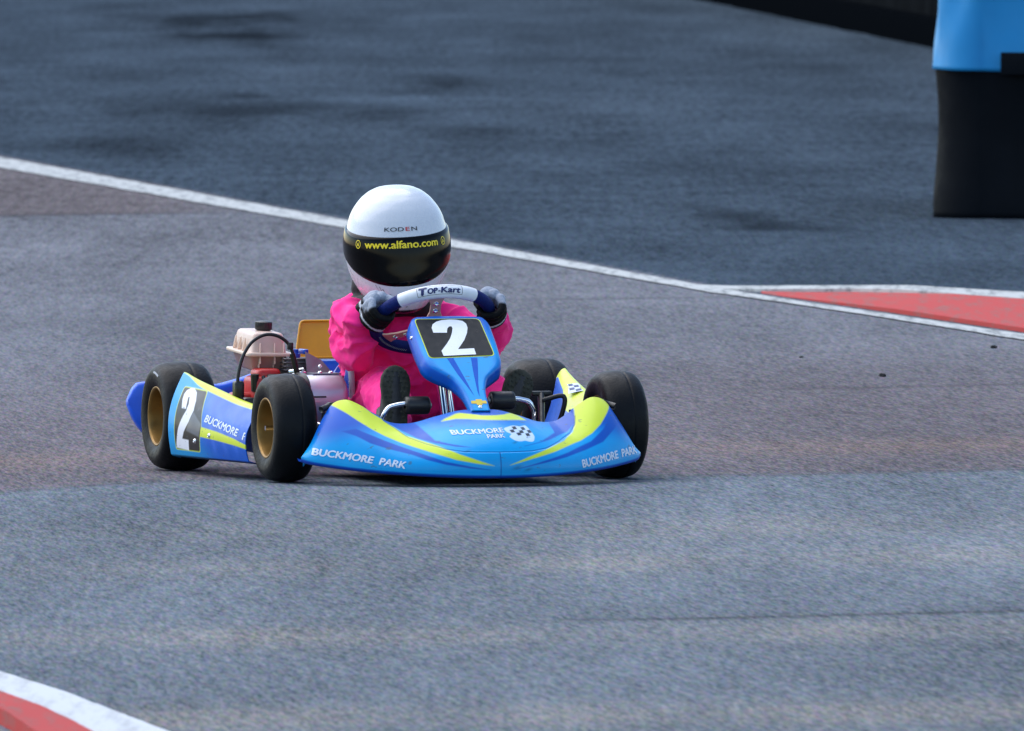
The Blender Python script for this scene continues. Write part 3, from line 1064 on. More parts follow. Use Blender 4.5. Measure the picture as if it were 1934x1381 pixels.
def side_pod(sgn):
    nx, nz = 300, 140
    X, Vq = np.meshgrid(np.linspace(-.24, .25, nx), np.linspace(0, 1, nz), indexing='ij')
    Q = pod_outer(X, Vq)
    xz = Q[..., [0, 2]].reshape(-1, 2)
    c = np.tile(ROY * 1.05, (len(xz), 1))
    over(c, 1 - ss(-.16, .02, xz[:, 0] + 0.2 * (xz[:, 1] - .12)), AZ * 0.95)
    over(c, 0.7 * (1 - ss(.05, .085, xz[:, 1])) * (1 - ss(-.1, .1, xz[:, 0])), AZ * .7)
    for k in range(3):       # pale brush-like streaks in the print
        pl = [(-.03 + .06 * k, .172 - .01 * k), (.02 + .06 * k, .130), (.05 + .07 * k, .07)]
        over(c, 0.35 * np.exp(-(line_dist(xz, pl) / (.012)) ** 2), lin(70, 120, 225))
    lime = [(-.06, .119), (-.023, .116), (.066, .109), (.17, .097), (.26, .083), (.26, .073), (.171, .081), (.069, .088), (-.03, .093), (-.06, .094)]
    over(c, mask(xz, lime), LIME * .92)
    if sgn < 0:
        pl_ = rounded([(-.199, .206), (-.074, .199), (-.032, .120), (-.048, .058), (-.200, .060)], .008)
        grown = [(p[0] + (.0022 if p[0] > -.12 else -.0022), p[1] + (.0022 if p[1] > .13 else -.0022)) for p in pl_]
        over(c, mask(xz, grown), LIME * .9)
        over(c, mask(xz, pl_), lin(40, 38, 37))
        over(c, mask(xz, [(-.098, .150), (-.036, .123), (-.045, .092), (-.125, .105)], .002), lin(92, 96, 104))
        two_ = [(-.148, .205), (-.165, .204), (-.180, .199), (-.186, .190), (-.184, .178), (-.172, .157), (-.147, .156), (-.152, .170), (-.157, .183), (-.150, .184),
                (-.140, .168), (-.142, .152), (-.162, .129), (-.177, .108), (-.191, .077), (-.198, .0625), (-.118, .0580), (-.112, .083), (-.152, .085),
                (-.141, .101), (-.114, .126), (-.099, .153), (-.107, .176), (-.124, .195)]
        over(c, mask(xz, two_), lin(222, 224, 230))
    topy = ss(.0, .004, (xz[:, 1] - (cr(PT, xz[:, 0])[0] - .010 * ss(-.24, -.1, xz[:, 0]) + .001)))
    over(c, topy, LIME * 1.02)
    Q = Q * np.array([1, sgn, 1])
    c = c.reshape(nx, nz, 3)
    e = Q[:, -1]
    xx = e[:, 0]
    wroof = np.interp(xx, [-.24, -.1, .1, .25], [.018, .035, .072, .075])
    rows, cols = [], []
    for f_, dz_ in ((.12, .0022), (.3, .0015), (.6, -.004), (.85, -.011), (1.0, -.018)):
        rows.append(e + np.stack([0 * xx, -sgn * wroof * f_, np.full(nx, dz_) - .012 * f_ * ss(-.1, .1, xx)], -1))
        cols.append(np.tile(LIME * 1.02, (nx, 1)))
    rows.append(rows[-1] + np.array([0, -sgn * .0005, -.0004]))
    cols.append(np.tile(lin(58, 108, 206), (nx, 1)))
    last = rows[-1]
    for k, (dy, zt) in enumerate(((.004, .90), (.015, .7), (.035, .45), (.05, .3))):
        q_ = last + np.array([0, -sgn * dy, 0])
        q_[:, 2] = last[:, 2] * zt
        rows.append(q_)
        cols.append(np.tile(lin(58, 108, 206), (nx, 1)))
    P = np.concatenate([Q] + [r_[:, None] for r_ in rows], 1)
    c = np.concatenate([c] + [k_[:, None] for k_ in cols], 1)
    lip = P[:, :1] + np.array([0, -sgn * .02, -.006])
    P = np.concatenate([lip, P], 1)
    c = np.concatenate([c[:, :1] * .6, c], 1)
    # close the rear with a rolled edge
    r0 = [P[:1] + np.array([-.0015, -sgn * .0015, -.001]), P[:1] + np.array([-.003, -sgn * .004, -.003])]
    P = np.concatenate(r0[::-1] + [P], 0)
    c = np.concatenate([c[:1], c[:1], c], 0)
    V, F = grid(P)
    o = link("side_pod", V, F, M_plastic, kart, paint=c.reshape(-1, 3))
    md = o.modifiers.new("thickness", 'SOLIDIFY')
    md.thickness = 0.0025
    md.offset = 0
    S = Surf(Q, [0, 2], sgn)
    if sgn < 0:
        for word, x0, x1, z0, z1 in (("BUCKMORE", -.020, .200, .130, .1015), ("PARK", .228, .345, .0965, .086)):
            V, F = text_geo(word, 0.035, 0.2)
            t = V[:, 0] / (V[:, 0].max() - V[:, 0].min()) + .5
            q_ = np.array([x0, z0]) + np.outer(t, np.array([x1 - x0, z1 - z0])) + np.stack([0 * t, V[:, 1] * .0175], -1)
            keep = [f for f in F if all(q_[i, 0] < .268 for i in f)]
            q_[:, 0] = np.minimum(q_[:, 0], .2499)
            keep = [f for f in keep if max(q_[i, 0] for i in f) < .2495] if word == "PARK" else F
            if keep:
                used = sorted({i for f in keep for i in f})
                ix = {k: n_ for n_, k in enumerate(used)}
                L3 = S.lay(q_, .0018, 5)
                link("lettering", L3[used], [tuple(ix[i] for i in f) for f in keep], M_letter, o, smooth=False)
        for bx, bz in ((-.072, .082), (.022, .098)):
            pt = S.lay(np.array([[bx, bz]]), .001)[0]
            bolt(pt, (0, -1, 0), .005, o)
    else:
        # flag sticker on the yellow roof of the far pod
        ex = lambda x_: e[np.abs(xx - x_).argmin()]
        wx = lambda x_: np.interp(x_, xx, wroof)
        def roof(x_, f_):
            p = ex(x_).copy()
            return p + np.array([0, -sgn * wx(x_) * f_, .0065 - .003 * f_ - .012 * f_ * ss(-.1, .1, x_)])
        pts = [roof(x_, f_) for x_, f_ in ((-.06, .2), (-.03, .15), (0, .25), (.03, .2), (.03, .85), (0, .8), (-.03, .75), (-.06, .8))]
        link("flag_emblem", pts, [tuple(range(8))], M_letter, o, smooth=False)
        ck, cf2 = [], []
        for i in range(4):
            for j in range(2):
                if (i + j) % 2:
                    x0, f0 = -.055 + i * .02, .25 + j * .26
                    cf2.append(tuple(range(len(ck), len(ck) + 4)))
                    ck += [roof(x0, f0) + [0, 0, .001], roof(x0 + .018, f0) + [0, 0, .001], roof(x0 + .018, f0 + .24) + [0, 0, .001], roof(x0, f0 + .24) + [0, 0, .001]]
        link("flag_checks", ck, cf2, M_navyprint, o, smooth=False)
    return o


pod_right = side_pod(-1)
pod_left = side_pod(1)

# --- wheels
def wheel(x, y, R, W, sgn, rear):
    w = empty("wheel", kart, (x, y, R))
    h = W / 2
    prof = [(.066, -h * .80), (.070, -h * .86), (.078, -h * .94), (.090, -h * 1.0), (.102, -h * 1.0), (.112, -h * .93), (.1195, -h * .78), (.1235, -h * .58), (.1258, -h * .34),
            (.1272, -h * .05), (.1274, h * .13), (.1272, h * .17), (.1254, h * .195), (.1254, h * .205), (.1272, h * .23), (.1274, h * .26), (.1266, h * .40), (.1240, h * .60), (.1198, h * .79), (.112, h * .93), (.102, h * 1.0),
            (.090, h * 1.0), (.078, h * .94), (.070, h * .86), (.066, h * .80), (.064, 0)]
    if rear:
        prof = [(r_ + (0.0008 if r_ > .1 else 0), a_) for r_, a_ in prof]
    prof = [(r_ * R / .128 if r_ > .08 else r_, a_) for r_, a_ in prof]
    q_ = path(np.array([(r_, a_, 0) for r_, a_ in prof]), 110)
    V, F = lathe([(r_, a_) for r_, a_, _ in q_], 128)
    t = link("tyre", V, F, M_tyre, w)
    o = h * .86
    pr = [(.0715, o - .003), (.0725, o), (.0710, o + .0022), (.0672, o + .0016), (.0655, o - .003), (.0640, o - .012), (.0600, o - .040), (.0560, o - .052),
          (.040, o - .056), (.024, o - .056), (.022, o - .046), (.0205, o - .044), (.012, o - .044), (.0005, o - .044)]
    V, F = lathe([(r_, sgn * a_) for r_, a_ in pr], 96)
    link("rim", V, F, M_rim, w)
    pr = [(.0715, -o), (.066, -o), (.058, -o + .045), (.03, -o + .05), (.0005, -o + .05)]
    V, F = lathe([(r_, sgn * a_) for r_, a_ in pr], 64)
    link("inner_rim", V, F, M_rim, w)
    if not rear:
        parts = [lathe([(.0125, sgn * (o - .045)), (.0125, sgn * (o - .030)), (.0105, sgn * (o - .028)), (.0105, sgn * (o - .020)), (.0005, sgn * (o - .019))], 6),
                 tube([(0, sgn * (o - .05), 0), (0, sgn * (o + .002), 0)], .0058, 12)]
        V, F = join(*parts)
        link("axle_nut", V, F, M_chrome, w, sharp=40)
        for a_ in (0.6, 2.7, 4.8):
            bolt((.033 * cos(a_), sgn * (o - .0555), .033 * sin(a_)), (0, sgn, 0), .003, w, M_steel)
    else:
        for a_ in (0.6, 2.7, 4.8):
            bolt((.036 * cos(a_), sgn * (o - .0555), .036 * sin(a_)), (0, sgn, 0), .0035, w, M_steel)
    return w, t


FR_R, RE_R = .1285, .1305
wheel(.38, -.4085, FR_R, .104, -1, False)
wheel(.38, .4085, FR_R, .104, 1, False)
wr, tr_ = wheel(-.38, -.449, RE_R, .132, -1, True)
wheel(-.38, .449, RE_R, .132, 1, True)
# chalk dash on the shoulder of the near rear tyre
P = np.zeros((2, 10, 3))
for k, r_ in enumerate((.104, .1085)):
    for j, a_ in enumerate(np.linspace(radians(66), radians(88), 10)):
        P[k, j] = (r_ * cos(a_), -.0668 + (.0 if k == 0 else .0018), r_ * sin(a_))
V, F = grid(P)
link("chalk_mark", V, F, M_mark, wr)

# --- chassis
fr = [tube([(.58, s * .20, .055), (.40, s * .20, .055), (.10, s * .235, .055), (-.20, s * .22, .055), (-.46, s * .19, .07)], .0135, 12, n=30) for s in (-1, 1)]
fr += [tube([(.40, -.31, .07), (.40, .31, .07)], .0125), tube([(.10, -.235, .055), (.10, .235, .055)], .0125), tube([(-.46, -.19, .07), (-.46, .19, .07)], .0125)]
V, F = join(*fr)
link("frame", V, F, M_frame, kart)
V, F = box((.62, .40, .004), (.28, 0, .045), .001)
link("floor_tray", V, F, M_floor, kart, sharp=40)
V, F = tube([(-.38, -.40, .1305), (-.38, .40, .1305)], .0125, 20)
link("rear_axle", V, F, M_steel, kart)
for s in (-1, 1):
    V, F = join(tube([(.38, s * .37, .1285), (.38, s * .30, .1285)], .010, 16), tube([(.38, s * .315, .06), (.38, s * .305, .165)], .011, 16),
                tube([(.38, s * .305, .12), (.33, s * .24, .10)], .008, 12))
    link("stub_axle", V, F, M_steel, kart)
    V, F = tube([(.33, s * .24, .10), (.345, s * .03, .13)], .006, 12)
    link("tie_rod", V, F, M_steel, kart)
bump = tube([(.45, -.36, .14), (.49, -.33, .125), (.525, -.27, .105), (.56, -.16, .09), (.575, 0, .085), (.56, .16, .09), (.525, .27, .105), (.49, .33, .125), (.45, .36, .14)], .0095, 14, n=60)
V, F = join(bump, tube([(.56, -.16, .09), (.48, -.18, .06)], .009), tube([(.56, .16, .09), (.48, .18, .06)], .009))
link("front_bumper_tube", V, F, M_chrome, kart)
for s in (-1, 1):
    V, F = join(tube([(.515, s * .335, .185), (.53, s * .362, .176)], .008, 14), box((.02, .012, .02), (.512, s * .335, .183), .003))
    link("fairing_clip", V, F, M_blackp, kart)

# rear bumper: one moulded bar, tall at its middle, swept round behind each rear wheel
secs = []
for y_ in np.linspace(-.525, .525, 91):
    k = abs(y_)
    zt = np.interp(k, [0, .11, .16, .24, .30, .40, .47, .50, .515, .525], [.256, .256, .245, .216, .200, .200, .208, .206, .190, .165])
    zb = np.interp(k, [0, .16, .30, .46, .49, .51, .525], [.12, .10, .085, .080, .085, .11, .150])
    xb = np.interp(k, [0, .35, .46, .525], [-.555, -.555, -.56, -.572])
    dp = np.interp(k, [0, .48, .525], [.05, .05, .02])
    a_ = np.linspace(0, 2 * pi, 28, endpoint=False)
    ex = np.sign(np.cos(a_)) * np.abs(np.cos(a_)) ** .45
    ez = np.sign(np.sin(a_)) * np.abs(np.sin(a_)) ** .45
    secs.append(np.stack([xb + dp / 2 * ex, np.full(28, y_), (zt + zb) / 2 + (zt - zb) / 2 * ez], -1))
V, F = grid(np.array(secs), wrap_v=True)
F += [tuple(range(28)), tuple(range(90 * 28, 91 * 28))[::-1]]
link("rear_bumper", V, F, M_bumper, kart, sharp=50)
P0 = rounded([(-.114, .262), (-.096, .350), (.096, .350), (.114, .262)], .010)
V = [(-.535 - .02 * (z_ - .26) / .09, y_, z_) for y_, z_ in P0] + [(-.540 - .02 * (z_ - .26) / .09, y_, z_) for y_, z_ in P0]
n = len(P0)
F = [tuple(range(n)), tuple(range(n, 2 * n))[::-1]] + [(i, (i + 1) % n, n + (i + 1) % n, n + i) for i in range(n)]
rp = link("rear_plate", V, F, M_yplate, kart, sharp=35)
rimp = [(-.531 - .02 * (z_ - .26) / .09, y_, z_) for y_, z_ in P0]
V, F = tube(rimp, .0028, 8, closed=True)
link("plate_rim", V, F, M_yplate, rp)

# --- seat
RIM = [(.06, .10, .085), (.02, .130, .13), (.0, .128, .18), (-.005, .130, .24), (-.02, .130, .268), (-.07, .126, .225), (-.16, .120, .205), (-.24, .105, .235), (-.27, .06, .275), (-.275, 0.0, .30)]
CEN = [(.06, 0, .07), (.03, 0, .062), (0, 0, .06), (-.04, 0, .06), (-.08, 0, .065), (-.13, 0, .08), (-.18, 0, .12), (-.22, 0, .2), (-.255, 0, .26), (-.275, 0, .30)]
rm, ce = path(RIM, 60), path(CEN, 60)
P = np.zeros((60, 41, 3))
for j, w_ in enumerate(np.linspace(-1, 1, 41)):
    t = abs(w_)
    r_ = rm * np.array([1, np.sign(w_) if w_ else 1, 1])
    k = (ce + r_) / 2
    k[:, 1] = r_[:, 1] * 1.0
    k[:, 2] = np.minimum(ce[:, 2], r_[:, 2]) * .9 + .1 * r_[:, 2]
    P[:, j] = (1 - t) ** 2 * ce + 2 * t * (1 - t) * k + t * t * r_
V, F = grid(P)
seat = link("seat", V, F, M_seat, kart)
md = seat.modifiers.new("thickness", 'SOLIDIFY')
md.thickness = 0.008
md.offset = 0
top_i = int(rm[:, 2][:40].argmax()) - 1
for s in (-1, 1):
    V, F = tube(rm[:top_i] * [1, s, 1], .0075, 10, round_caps=True)
    link("seat_edge", V, F, M_rimtrim, seat)

# --- steering
HC = np.array([.229, 0, .376])
SP, SNn, SL = np.array([.86, 0, .51]), np.array([-.51, 0, .86]), np.array([0, 1.0, 0])
SR, ST = .138, .0152


def rim_pt(phi):
    return HC + SR * (cos(phi) * SP + sin(phi) * SL)


sw = empty("steering_wheel", kart)
a0, a1 = radians(-47), radians(31)
V, F = tube([rim_pt(a) for a in np.linspace(a1 - .01, a0 + 2 * pi + .01, 120)], ST, 20)
link("grip", V, F, M_grip, sw)
V, F = tube([rim_pt(a) for a in np.linspace(a0, a1, 50)], ST + .0012, 22, round_caps=False)
link("grip_pad", V, F, M_gripwhite, sw)


def spoke(phi, w):
    e = cos(phi) * SP + sin(phi) * SL
    t = -sin(phi) * SP + cos(phi) * SL
    P = []
    for r_, k in ((.0, 1.1), (.03, 1.0), (.06, .62), (.09, .6), (.115, .9), (SR - .006, 1.5)):
        c = HC + e * r_ - SNn * (.018 * (1 - r_ / SR))
        P.append([c - t * w * k, c + t * w * k])
    V, F = grid(np.array(P))
    o = link("spoke", V, F, M_spoke, sw, smooth=False)
    md = o.modifiers.new("thickness", 'SOLIDIFY')
    md.thickness = 0.004
    for r_ in (.070, .098):
        bolt(HC + e * r_ - SNn * (.018 * (1 - r_ / SR) + .004), -SNn + 0.9 * SP, .0062, o)
    return o


off = radians(-9)
for ph in (off, off + radians(122), off - radians(122)):
    spoke(ph, .021)
V, F = lathe([(.034, -.030), (.036, -.026), (.036, -.014), (.030, -.010), (.0005, -.010)], 32, 'z')
Rm = Vector(SNn).to_track_quat('Z', 'Y').to_matrix()
link("hub", [tuple(Vector(HC) + Rm @ Vector(v)) for v in V], F, M_steel, sw)
# stitched seam along the lower part of the grip
st_v, st_f = [], []
for a in np.linspace(radians(-165), radians(-118), 22):
    c = rim_pt(a)
    e = (c - HC) / SR
    t = -sin(a) * SP + cos(a) * SL
    d = -e * .5 + -SNn * .86
    d /= np.linalg.norm(d)
    p = c + d * (ST + .0004)
    sd_ = np.cross(d, t)
    V, F = tube([p - t * .0016 - sd_ * .0022, p + t * .0016 + sd_ * .0022], .0006, 5)
    st_f += [tuple(i + len(st_v) for i in f) for f in F]
    st_v += V
link("stitching", st_v, st_f, M_mark, sw)


# printing on the grip pad
def grip_lay(pts2, off_):
    out = []
    for s_, h_ in pts2:
        phi = radians(-7) + s_ / SR
        e = cos(phi) * SP + sin(phi) * SL
        ang = radians(-10) + h_ / (ST + .0012)
        out.append(HC + SR * e + (ST + .0012 + off_) * (e * cos(ang) + SNn * sin(ang)))
    return np.array(out)


def grip_frame(w, h, t, off_, m, name):
    P = []
    for a, b in ((w, h), (w - t, h - t)):
        P.append([(-a, -b), (-a / 2, -b), (0, -b), (a / 2, -b), (a, -b), (a, -b / 2), (a, 0), (a, b / 2), (a, b), (a / 2, b), (0, b), (-a / 2, b), (-a, b), (-a, b / 2), (-a, 0), (-a, -b / 2)])
    V = np.vstack([grip_lay(P[0], off_), grip_lay(P[1], off_)])
    F = [(i, (i + 1) % 16, 16 + (i + 1) % 16, 16 + i) for i in range(16)]
    return link(name, V, F, m, sw, smooth=False)


grip_frame(.0505, .0116, .0009, .0006, M_darkprint, "print_frame")


def grip_text(s, c0, c1, z, h, bold=.035, shear=.15):
    V, F = text_geo(s, 0, shear)
    w = V[:, 0].max() - V[:, 0].min()
    bm = bmesh.new()
    vs = [bm.verts.new((x_, y_, 0)) for x_, y_ in V]
    for f in F:
        try:
            bm.faces.new([vs[i] for i in f])
        except ValueError:
            pass
    bmesh.ops.triangulate(bm, faces=bm.faces)
    for _ in range(2):
        bmesh.ops.subdivide_edges(bm, edges=[e_ for e_ in bm.edges if e_.calc_length() > .25], cuts=1)
        bmesh.ops.triangulate(bm, faces=bm.faces)
    bm.verts.index_update()
    q_ = np.array([((v.co.x / w + .5) * (c1 - c0) + c0, z + v.co.y * h) for v in bm.verts])
    F0 = [tuple(v.index for v in f.verts) for f in bm.faces]
    bm.free()
    V, F = [], []
    for k, d in enumerate(((0, 0), (bold * h, 0), (-bold * h, 0), (0, bold * h * .7), (0, -bold * h * .7))):
        F += [tuple(i + len(V) for i in f) for f in F0]
        V += list(grip_lay(q_ + np.array(d), .0007 + k * .00007))
    link("lettering", V, F, M_navyprint, sw, smooth=False)


grip_text("T", -.0455, -.0285, -.0085, .0175, .10)
grip_text("OP", -.0270, -.0060, -.0075, .0130, .07)
grip_text("-", -.0045, -.0005, -.0075, .0130, .05)
grip_text("Kart", .0015, .0445, -.0075, .0140, .07)

V, F = join(tube([tuple(HC - SNn * .03), (.335, .002, .135), (.345, .003, .10)], .0105, 16), )
link("steering_column", V, F, M_chrome, kart)
V, F = join(tube([(.262, .021, .285), (.345, .021, .13), (.36, .021, .06)], .0072, 14), tube([(.37, 0, .31), (.30, 0, .27), (.27, .0, .25)], .008, 12))
link("column_support", V, F, M_chrome, kart)

# --- pedals
for s in (-1, 1):
    pd = empty("pedal", kart)
    zc = .181 if s < 0 else .191
    yc = s * .105
    V, F = lathe([(.008, -.029), (.019, -.029), (.0212, -.0265), (.0215, -.02), (.0215, .02), (.0212, .0265), (.019, .029), (.008, .029)], 36, 'y', (.455, yc, zc))
    link("roller", V, F, M_blackp, pd)
    V, F = join(tube([(.455, yc - s * .036, zc), (.455, yc + s * .05, zc + .001), (.453, yc + s * .066, zc - .004), (.45, yc + s * .078, zc - .020), (.44, yc + s * .083, zc - .06), (.43, yc + s * .085, .055)], .0062, 14, n=50))
    link("pedal_arm", V, F, M_chrome, pd)
    V, F = join(lathe([(.010, -.0312 * s), (.010, -.0335 * s), (.0005, -.0345 * s)], 16, 'y', (.455, yc, zc)))
    link("end_cap", V, F, M_steel, pd)
V, F = join(box((.09, .03, .035), (.36, .235, .11), .006), tube([(.40, .22, .12), (.30, .25, .20)], .008), box((.016, .05, .012), (.30, .25, .20), .003), tube([(.44, .19, .07), (.30, .24, .10)], .005),
            tube([(.33, .245, .185), (.35, .29, .195), (.345, .28, .13), (.36, .24, .06)], .006, 10, n=24))
link("brake_assembly", V, F, M_blackp, kart, sharp=40)

# --- engine, tank and hose on the near side
eng = empty("engine", kart)
V, F = join(box((.11, .085, .10), (-.10, -.315, .185), .014), box((.075, .06, .05), (-.10, -.315, .228), .012), box((.08, .07, .07), (-.12, -.362, .16), .012))
link("crankcase", V, F, M_red, eng, sharp=50)
fins = [box((.085, .064, .052), (-.115, -.238, .250), .006)]
for k in range(6):
    fins.append(box((.096, .076, .0032), (-.115, -.238, .231 + k * .0088), .001, 1))
V, F = join(*fins)
link("cylinder_fins", V, F, M_fins, eng, sharp=40)
V, F = join(lathe([(.014, .276), (.014, .286), (.009, .287), (.009, .297), (.0005, .298)], 12, 'z', (-.115, -.238, 0)), box((.05, .012, .012), (-.12, -.215, .291), .003))
link("head_bolt", V, F, M_frame, eng, sharp=40)
# silver drum (clutch cover) with its black back plate
V, F = lathe([(.0005, -.064), (.030, -.064), (.050, -.062), (.0575, -.056), (.0585, -.048), (.0585, .030), (.0005, .030)], 64, 'y', (.02, -.222, .182))
V = np.array(V)
V[:, 1] = -.222 - (V[:, 1] + .222)
link("clutch_cover", V, F, M_silver, eng, sharp=50)
V, F = lathe([(.0005, -.012), (.066, -.012), (.068, -.009), (.068, .006), (.0005, .006)], 48, 'y', (.02, -.262, .178))
V2, F2 = box((.125, .022, .09), (.015, -.262, .15), .006)
V, F = join((V, F), (V2, F2), tube([(.09, -.274, .190), (.09, -.22, .190)], .0022, 6))
link("back_plate", V, F, M_blackp, eng, sharp=40)
pts = [(-.03, -.232, .2415), (-.03, -.168, .2415), (-.05, -.190, .272), (-.06, -.228, .293)]
V = pts + [(x_ - .003, y_, z_) for x_, y_, z_ in pts]
F = [(0, 1, 2, 3), (7, 6, 5, 4), (0, 4, 5, 1), (1, 5, 6, 2), (2, 6, 7, 3), (3, 7, 4, 0)]
V2, F2 = box((.06, .070, .003), (.0, -.200, .2425), .001)
V, F = join((V, F), (V2, F2))
sh = link("heat_shield", V, F, M_sheet, eng, smooth=False)
for by in (-.213, -.186):
    bolt((.012, by, .2445), (0.35, 0, 1), .0045, sh)
bolt((-.022, -.202, .258), (1, 0, .3), .004, sh)
V, F = join(box((.05, .05, .03), (-.07, -.30, .225), .008), tube([(-.06, -.352, .20), (-.055, -.355, .24)], .010, 14), box((.05, .03, .03), (-.06, -.37, .17), .006),
            tube([(-.05, -.335, .235), (-.03, -.33, .20), (-.04, -.30, .17)], .005, 10, n=20))
link("carburettor", V, F, M_blackp, eng, sharp=45)
V, F = join(tube([(-.05, -.27, .245), (-.03, -.24, .25)], .006, 10), tube([(-.04, -.262, .235), (-.01, -.25, .232)], .009, 12), box((.018, .018, .018), (-.035, -.243, .238), .003))
link("spark_plug", V, F, M_chrome, eng, sharp=45)
V, F = tube([(-.01, -.36, .140), (-.02, -.4055, .200), (-.02, -.4042, .2507), (-.02, -.3911, .2909), (-.02, -.3688, .3209), (-.02, -.336, .3358), (-.02, -.3071, .3317), (-.02, -.2809, .3125),
             (-.02, -.2664, .2746), (-.025, -.258, .240), (-.04, -.25, .22)], .0042, 14, n=90)
V2, F2 = tube([(-.02, -.272, .290), (-.021, -.2645, .262), (-.023, -.259, .243)], .0068, 14, n=10)
V3, F3 = box((.03, .024, .042), (-.03, -.403, .205), .006)
V4, F4 = box((.012, .014, .018), (-.02, -.277, .308), .003)
V, F = join((V, F), (V2, F2), (V3, F3), (V4, F4))
link("fuel_hose", V, F, M_hose, eng, sharp=50)

# fuel tank: two tapered halves with a flange, ribs and a black cap; turned and tipped a little
tank = empty("fuel_tank", kart, (-.19, -.305, .247), (radians(-1.0), radians(3.2), 0))


def rrect(lx, ly, r, n=6):
    return np.array(rounded([(lx / 2, -ly / 2), (lx / 2, ly / 2), (-lx / 2, ly / 2), (-lx / 2, -ly / 2)], r, n))


lev = [(0.0, .118, .050, .012), (.002, .140, .066, .014), (.006, .148, .072, .014), (.036, .164, .090, .012), (.0385, .168, .094, .012), (.039, .188, .114, .012), (.0405, .190, .116, .012), (.0455, .190, .116, .012), (.047, .188, .114, .012),
       (.0475, .164, .090, .012), (.050, .162, .088, .012), (.083, .150, .078, .012), (.089, .146, .074, .012), (.0925, .138, .066, .012), (.094, .110, .04, .010), (.094, .02, .01, .003)]
P = np.array([np.column_stack([rrect(lx, ly, r_), np.full(24, z_)]) for z_, lx, ly, r_ in lev])
V, F = grid(P, wrap_v=True)
F.append(tuple(range(24))[::-1])
F.append(tuple(range((len(lev) - 1) * 24, len(lev) * 24)))
tc_ = np.tile(lin(204, 178, 162), (len(V), 1))
over(tc_, 1 - ss(.0380, .0384, np.array([v[2] for v in V])), lin(166, 132, 124))
over(tc_, (np.abs(np.array([v[2] for v in V]) - .043) < .0045).astype(float), lin(216, 194, 176))
M_tankp = mat("milky_plastic_with_fuel", rough=0.38, paint=True, var=0.14, scale=18, sss=0.2)
tk = link("tank_shell", V, F, M_tankp, tank, sharp=38, paint=tc_)
ribs = []
for y_ in (-.024, .012, .034):
    ribs += [box((.012, .0032, .05), (.086, y_, .045), .001, 1, taper=(.35, .6), rot=(0, -.09, 0)), box((.010, .003, .03), (.080, y_, .025), .001, 1, rot=(0, .22, 0))]
for x_ in (-.05, -.01, .03):
    ribs += [box((.0032, .012, .04), (x_, -.047, .058), .001, 1, taper=(.6, .35), rot=(-.09, 0, 0))]
for V, F in ribs:
    link("tank_rib", V, F, M_tank, tank, sharp=40)
cp = [(.0005, .118), (.008, .1175), (.012, .1165), (.0185, .1155), (.0200, .1140), (.0200, .0975), (.0185, .0955), (.0165, .0945), (.0165, .088)]
V, F = lathe(cp[::-1], 40, 'z', (.006, .006, 0))
V = np.array(V)
ang = np.arctan2(V[:, 1] - .006, V[:, 0] - .006)
big = np.hypot(V[:, 1] - .006, V[:, 0] - .006) > .019
V[big, :2] = (V[big, :2] - .006) * (1 + .03 * np.sign(np.sin(ang[big] * 20)))[:, None] + .006
link("filler_cap", V, F, M_blackp, tank, sharp=40)
V, F = join(tube([(.02, 0, .002), (.03, .004, -.02), (.05, .0, -.04)], .011, 12))
link("tank_neck", V, F, M_tank, tank)

# ------------------------------------------------------------------ the driver
PINK = lin(255, 46, 138)
limbs = []
L_ = lambda pts, r: limbs.append(tube(pts, r, 20, n=max(8, 7 * len(pts)), round_caps=True))
L_([(-.12, -.005, .135), (-.105, -.010, .23), (-.075, -.015, .33), (-.055, -.018, .385)], [.105, .104, .096, .062])
L_([(-.12, -.05, .14), (-.11, -.055, .24), (-.085, -.065, .33)], [.082, .075, .07])
L_([(-.12, .045, .14), (-.11, .045, .24), (-.085, .045, .33)], [.082, .075, .07])
L_([(-.055, -.110, .378), (-.05, -.018, .392), (-.055, .085, .382)], [.052, .055, .052])
L_([(-.055, -.018, .385), (-.02, -.020, .46)], [.048, .046])
limbs.append(ellipsoid((.010, -.022, .545), (.085, .078, .098)))
# arms: (shoulder, elbow, wrist) with loose bunched sleeves
L_([(-.05, -.108, .375), (-.015, -.138, .350), (.03, -.143, .315), (.06, -.140, .298)], [.048, .045, .043, .045])
L_([(.055, -.143, .296), (.10, -.141, .304), (.150, -.156, .345), (.186, -.170, .378)], [.046, .045, .039, .035])
L_([(.01, -.144, .378), (.08, -.156, .374), (.140, -.164, .376)], [.040, .039, .036])
L_([(-.05, .085, .378), (-.01, .132, .355), (.03, .158, .328), (.06, .170, .312)], [.050, .045, .042, .041])
L_([(.055, .171, .311), (.10, .174, .322), (.150, .174, .348), (.186, .172, .372)], [.048, .045, .041, .034])
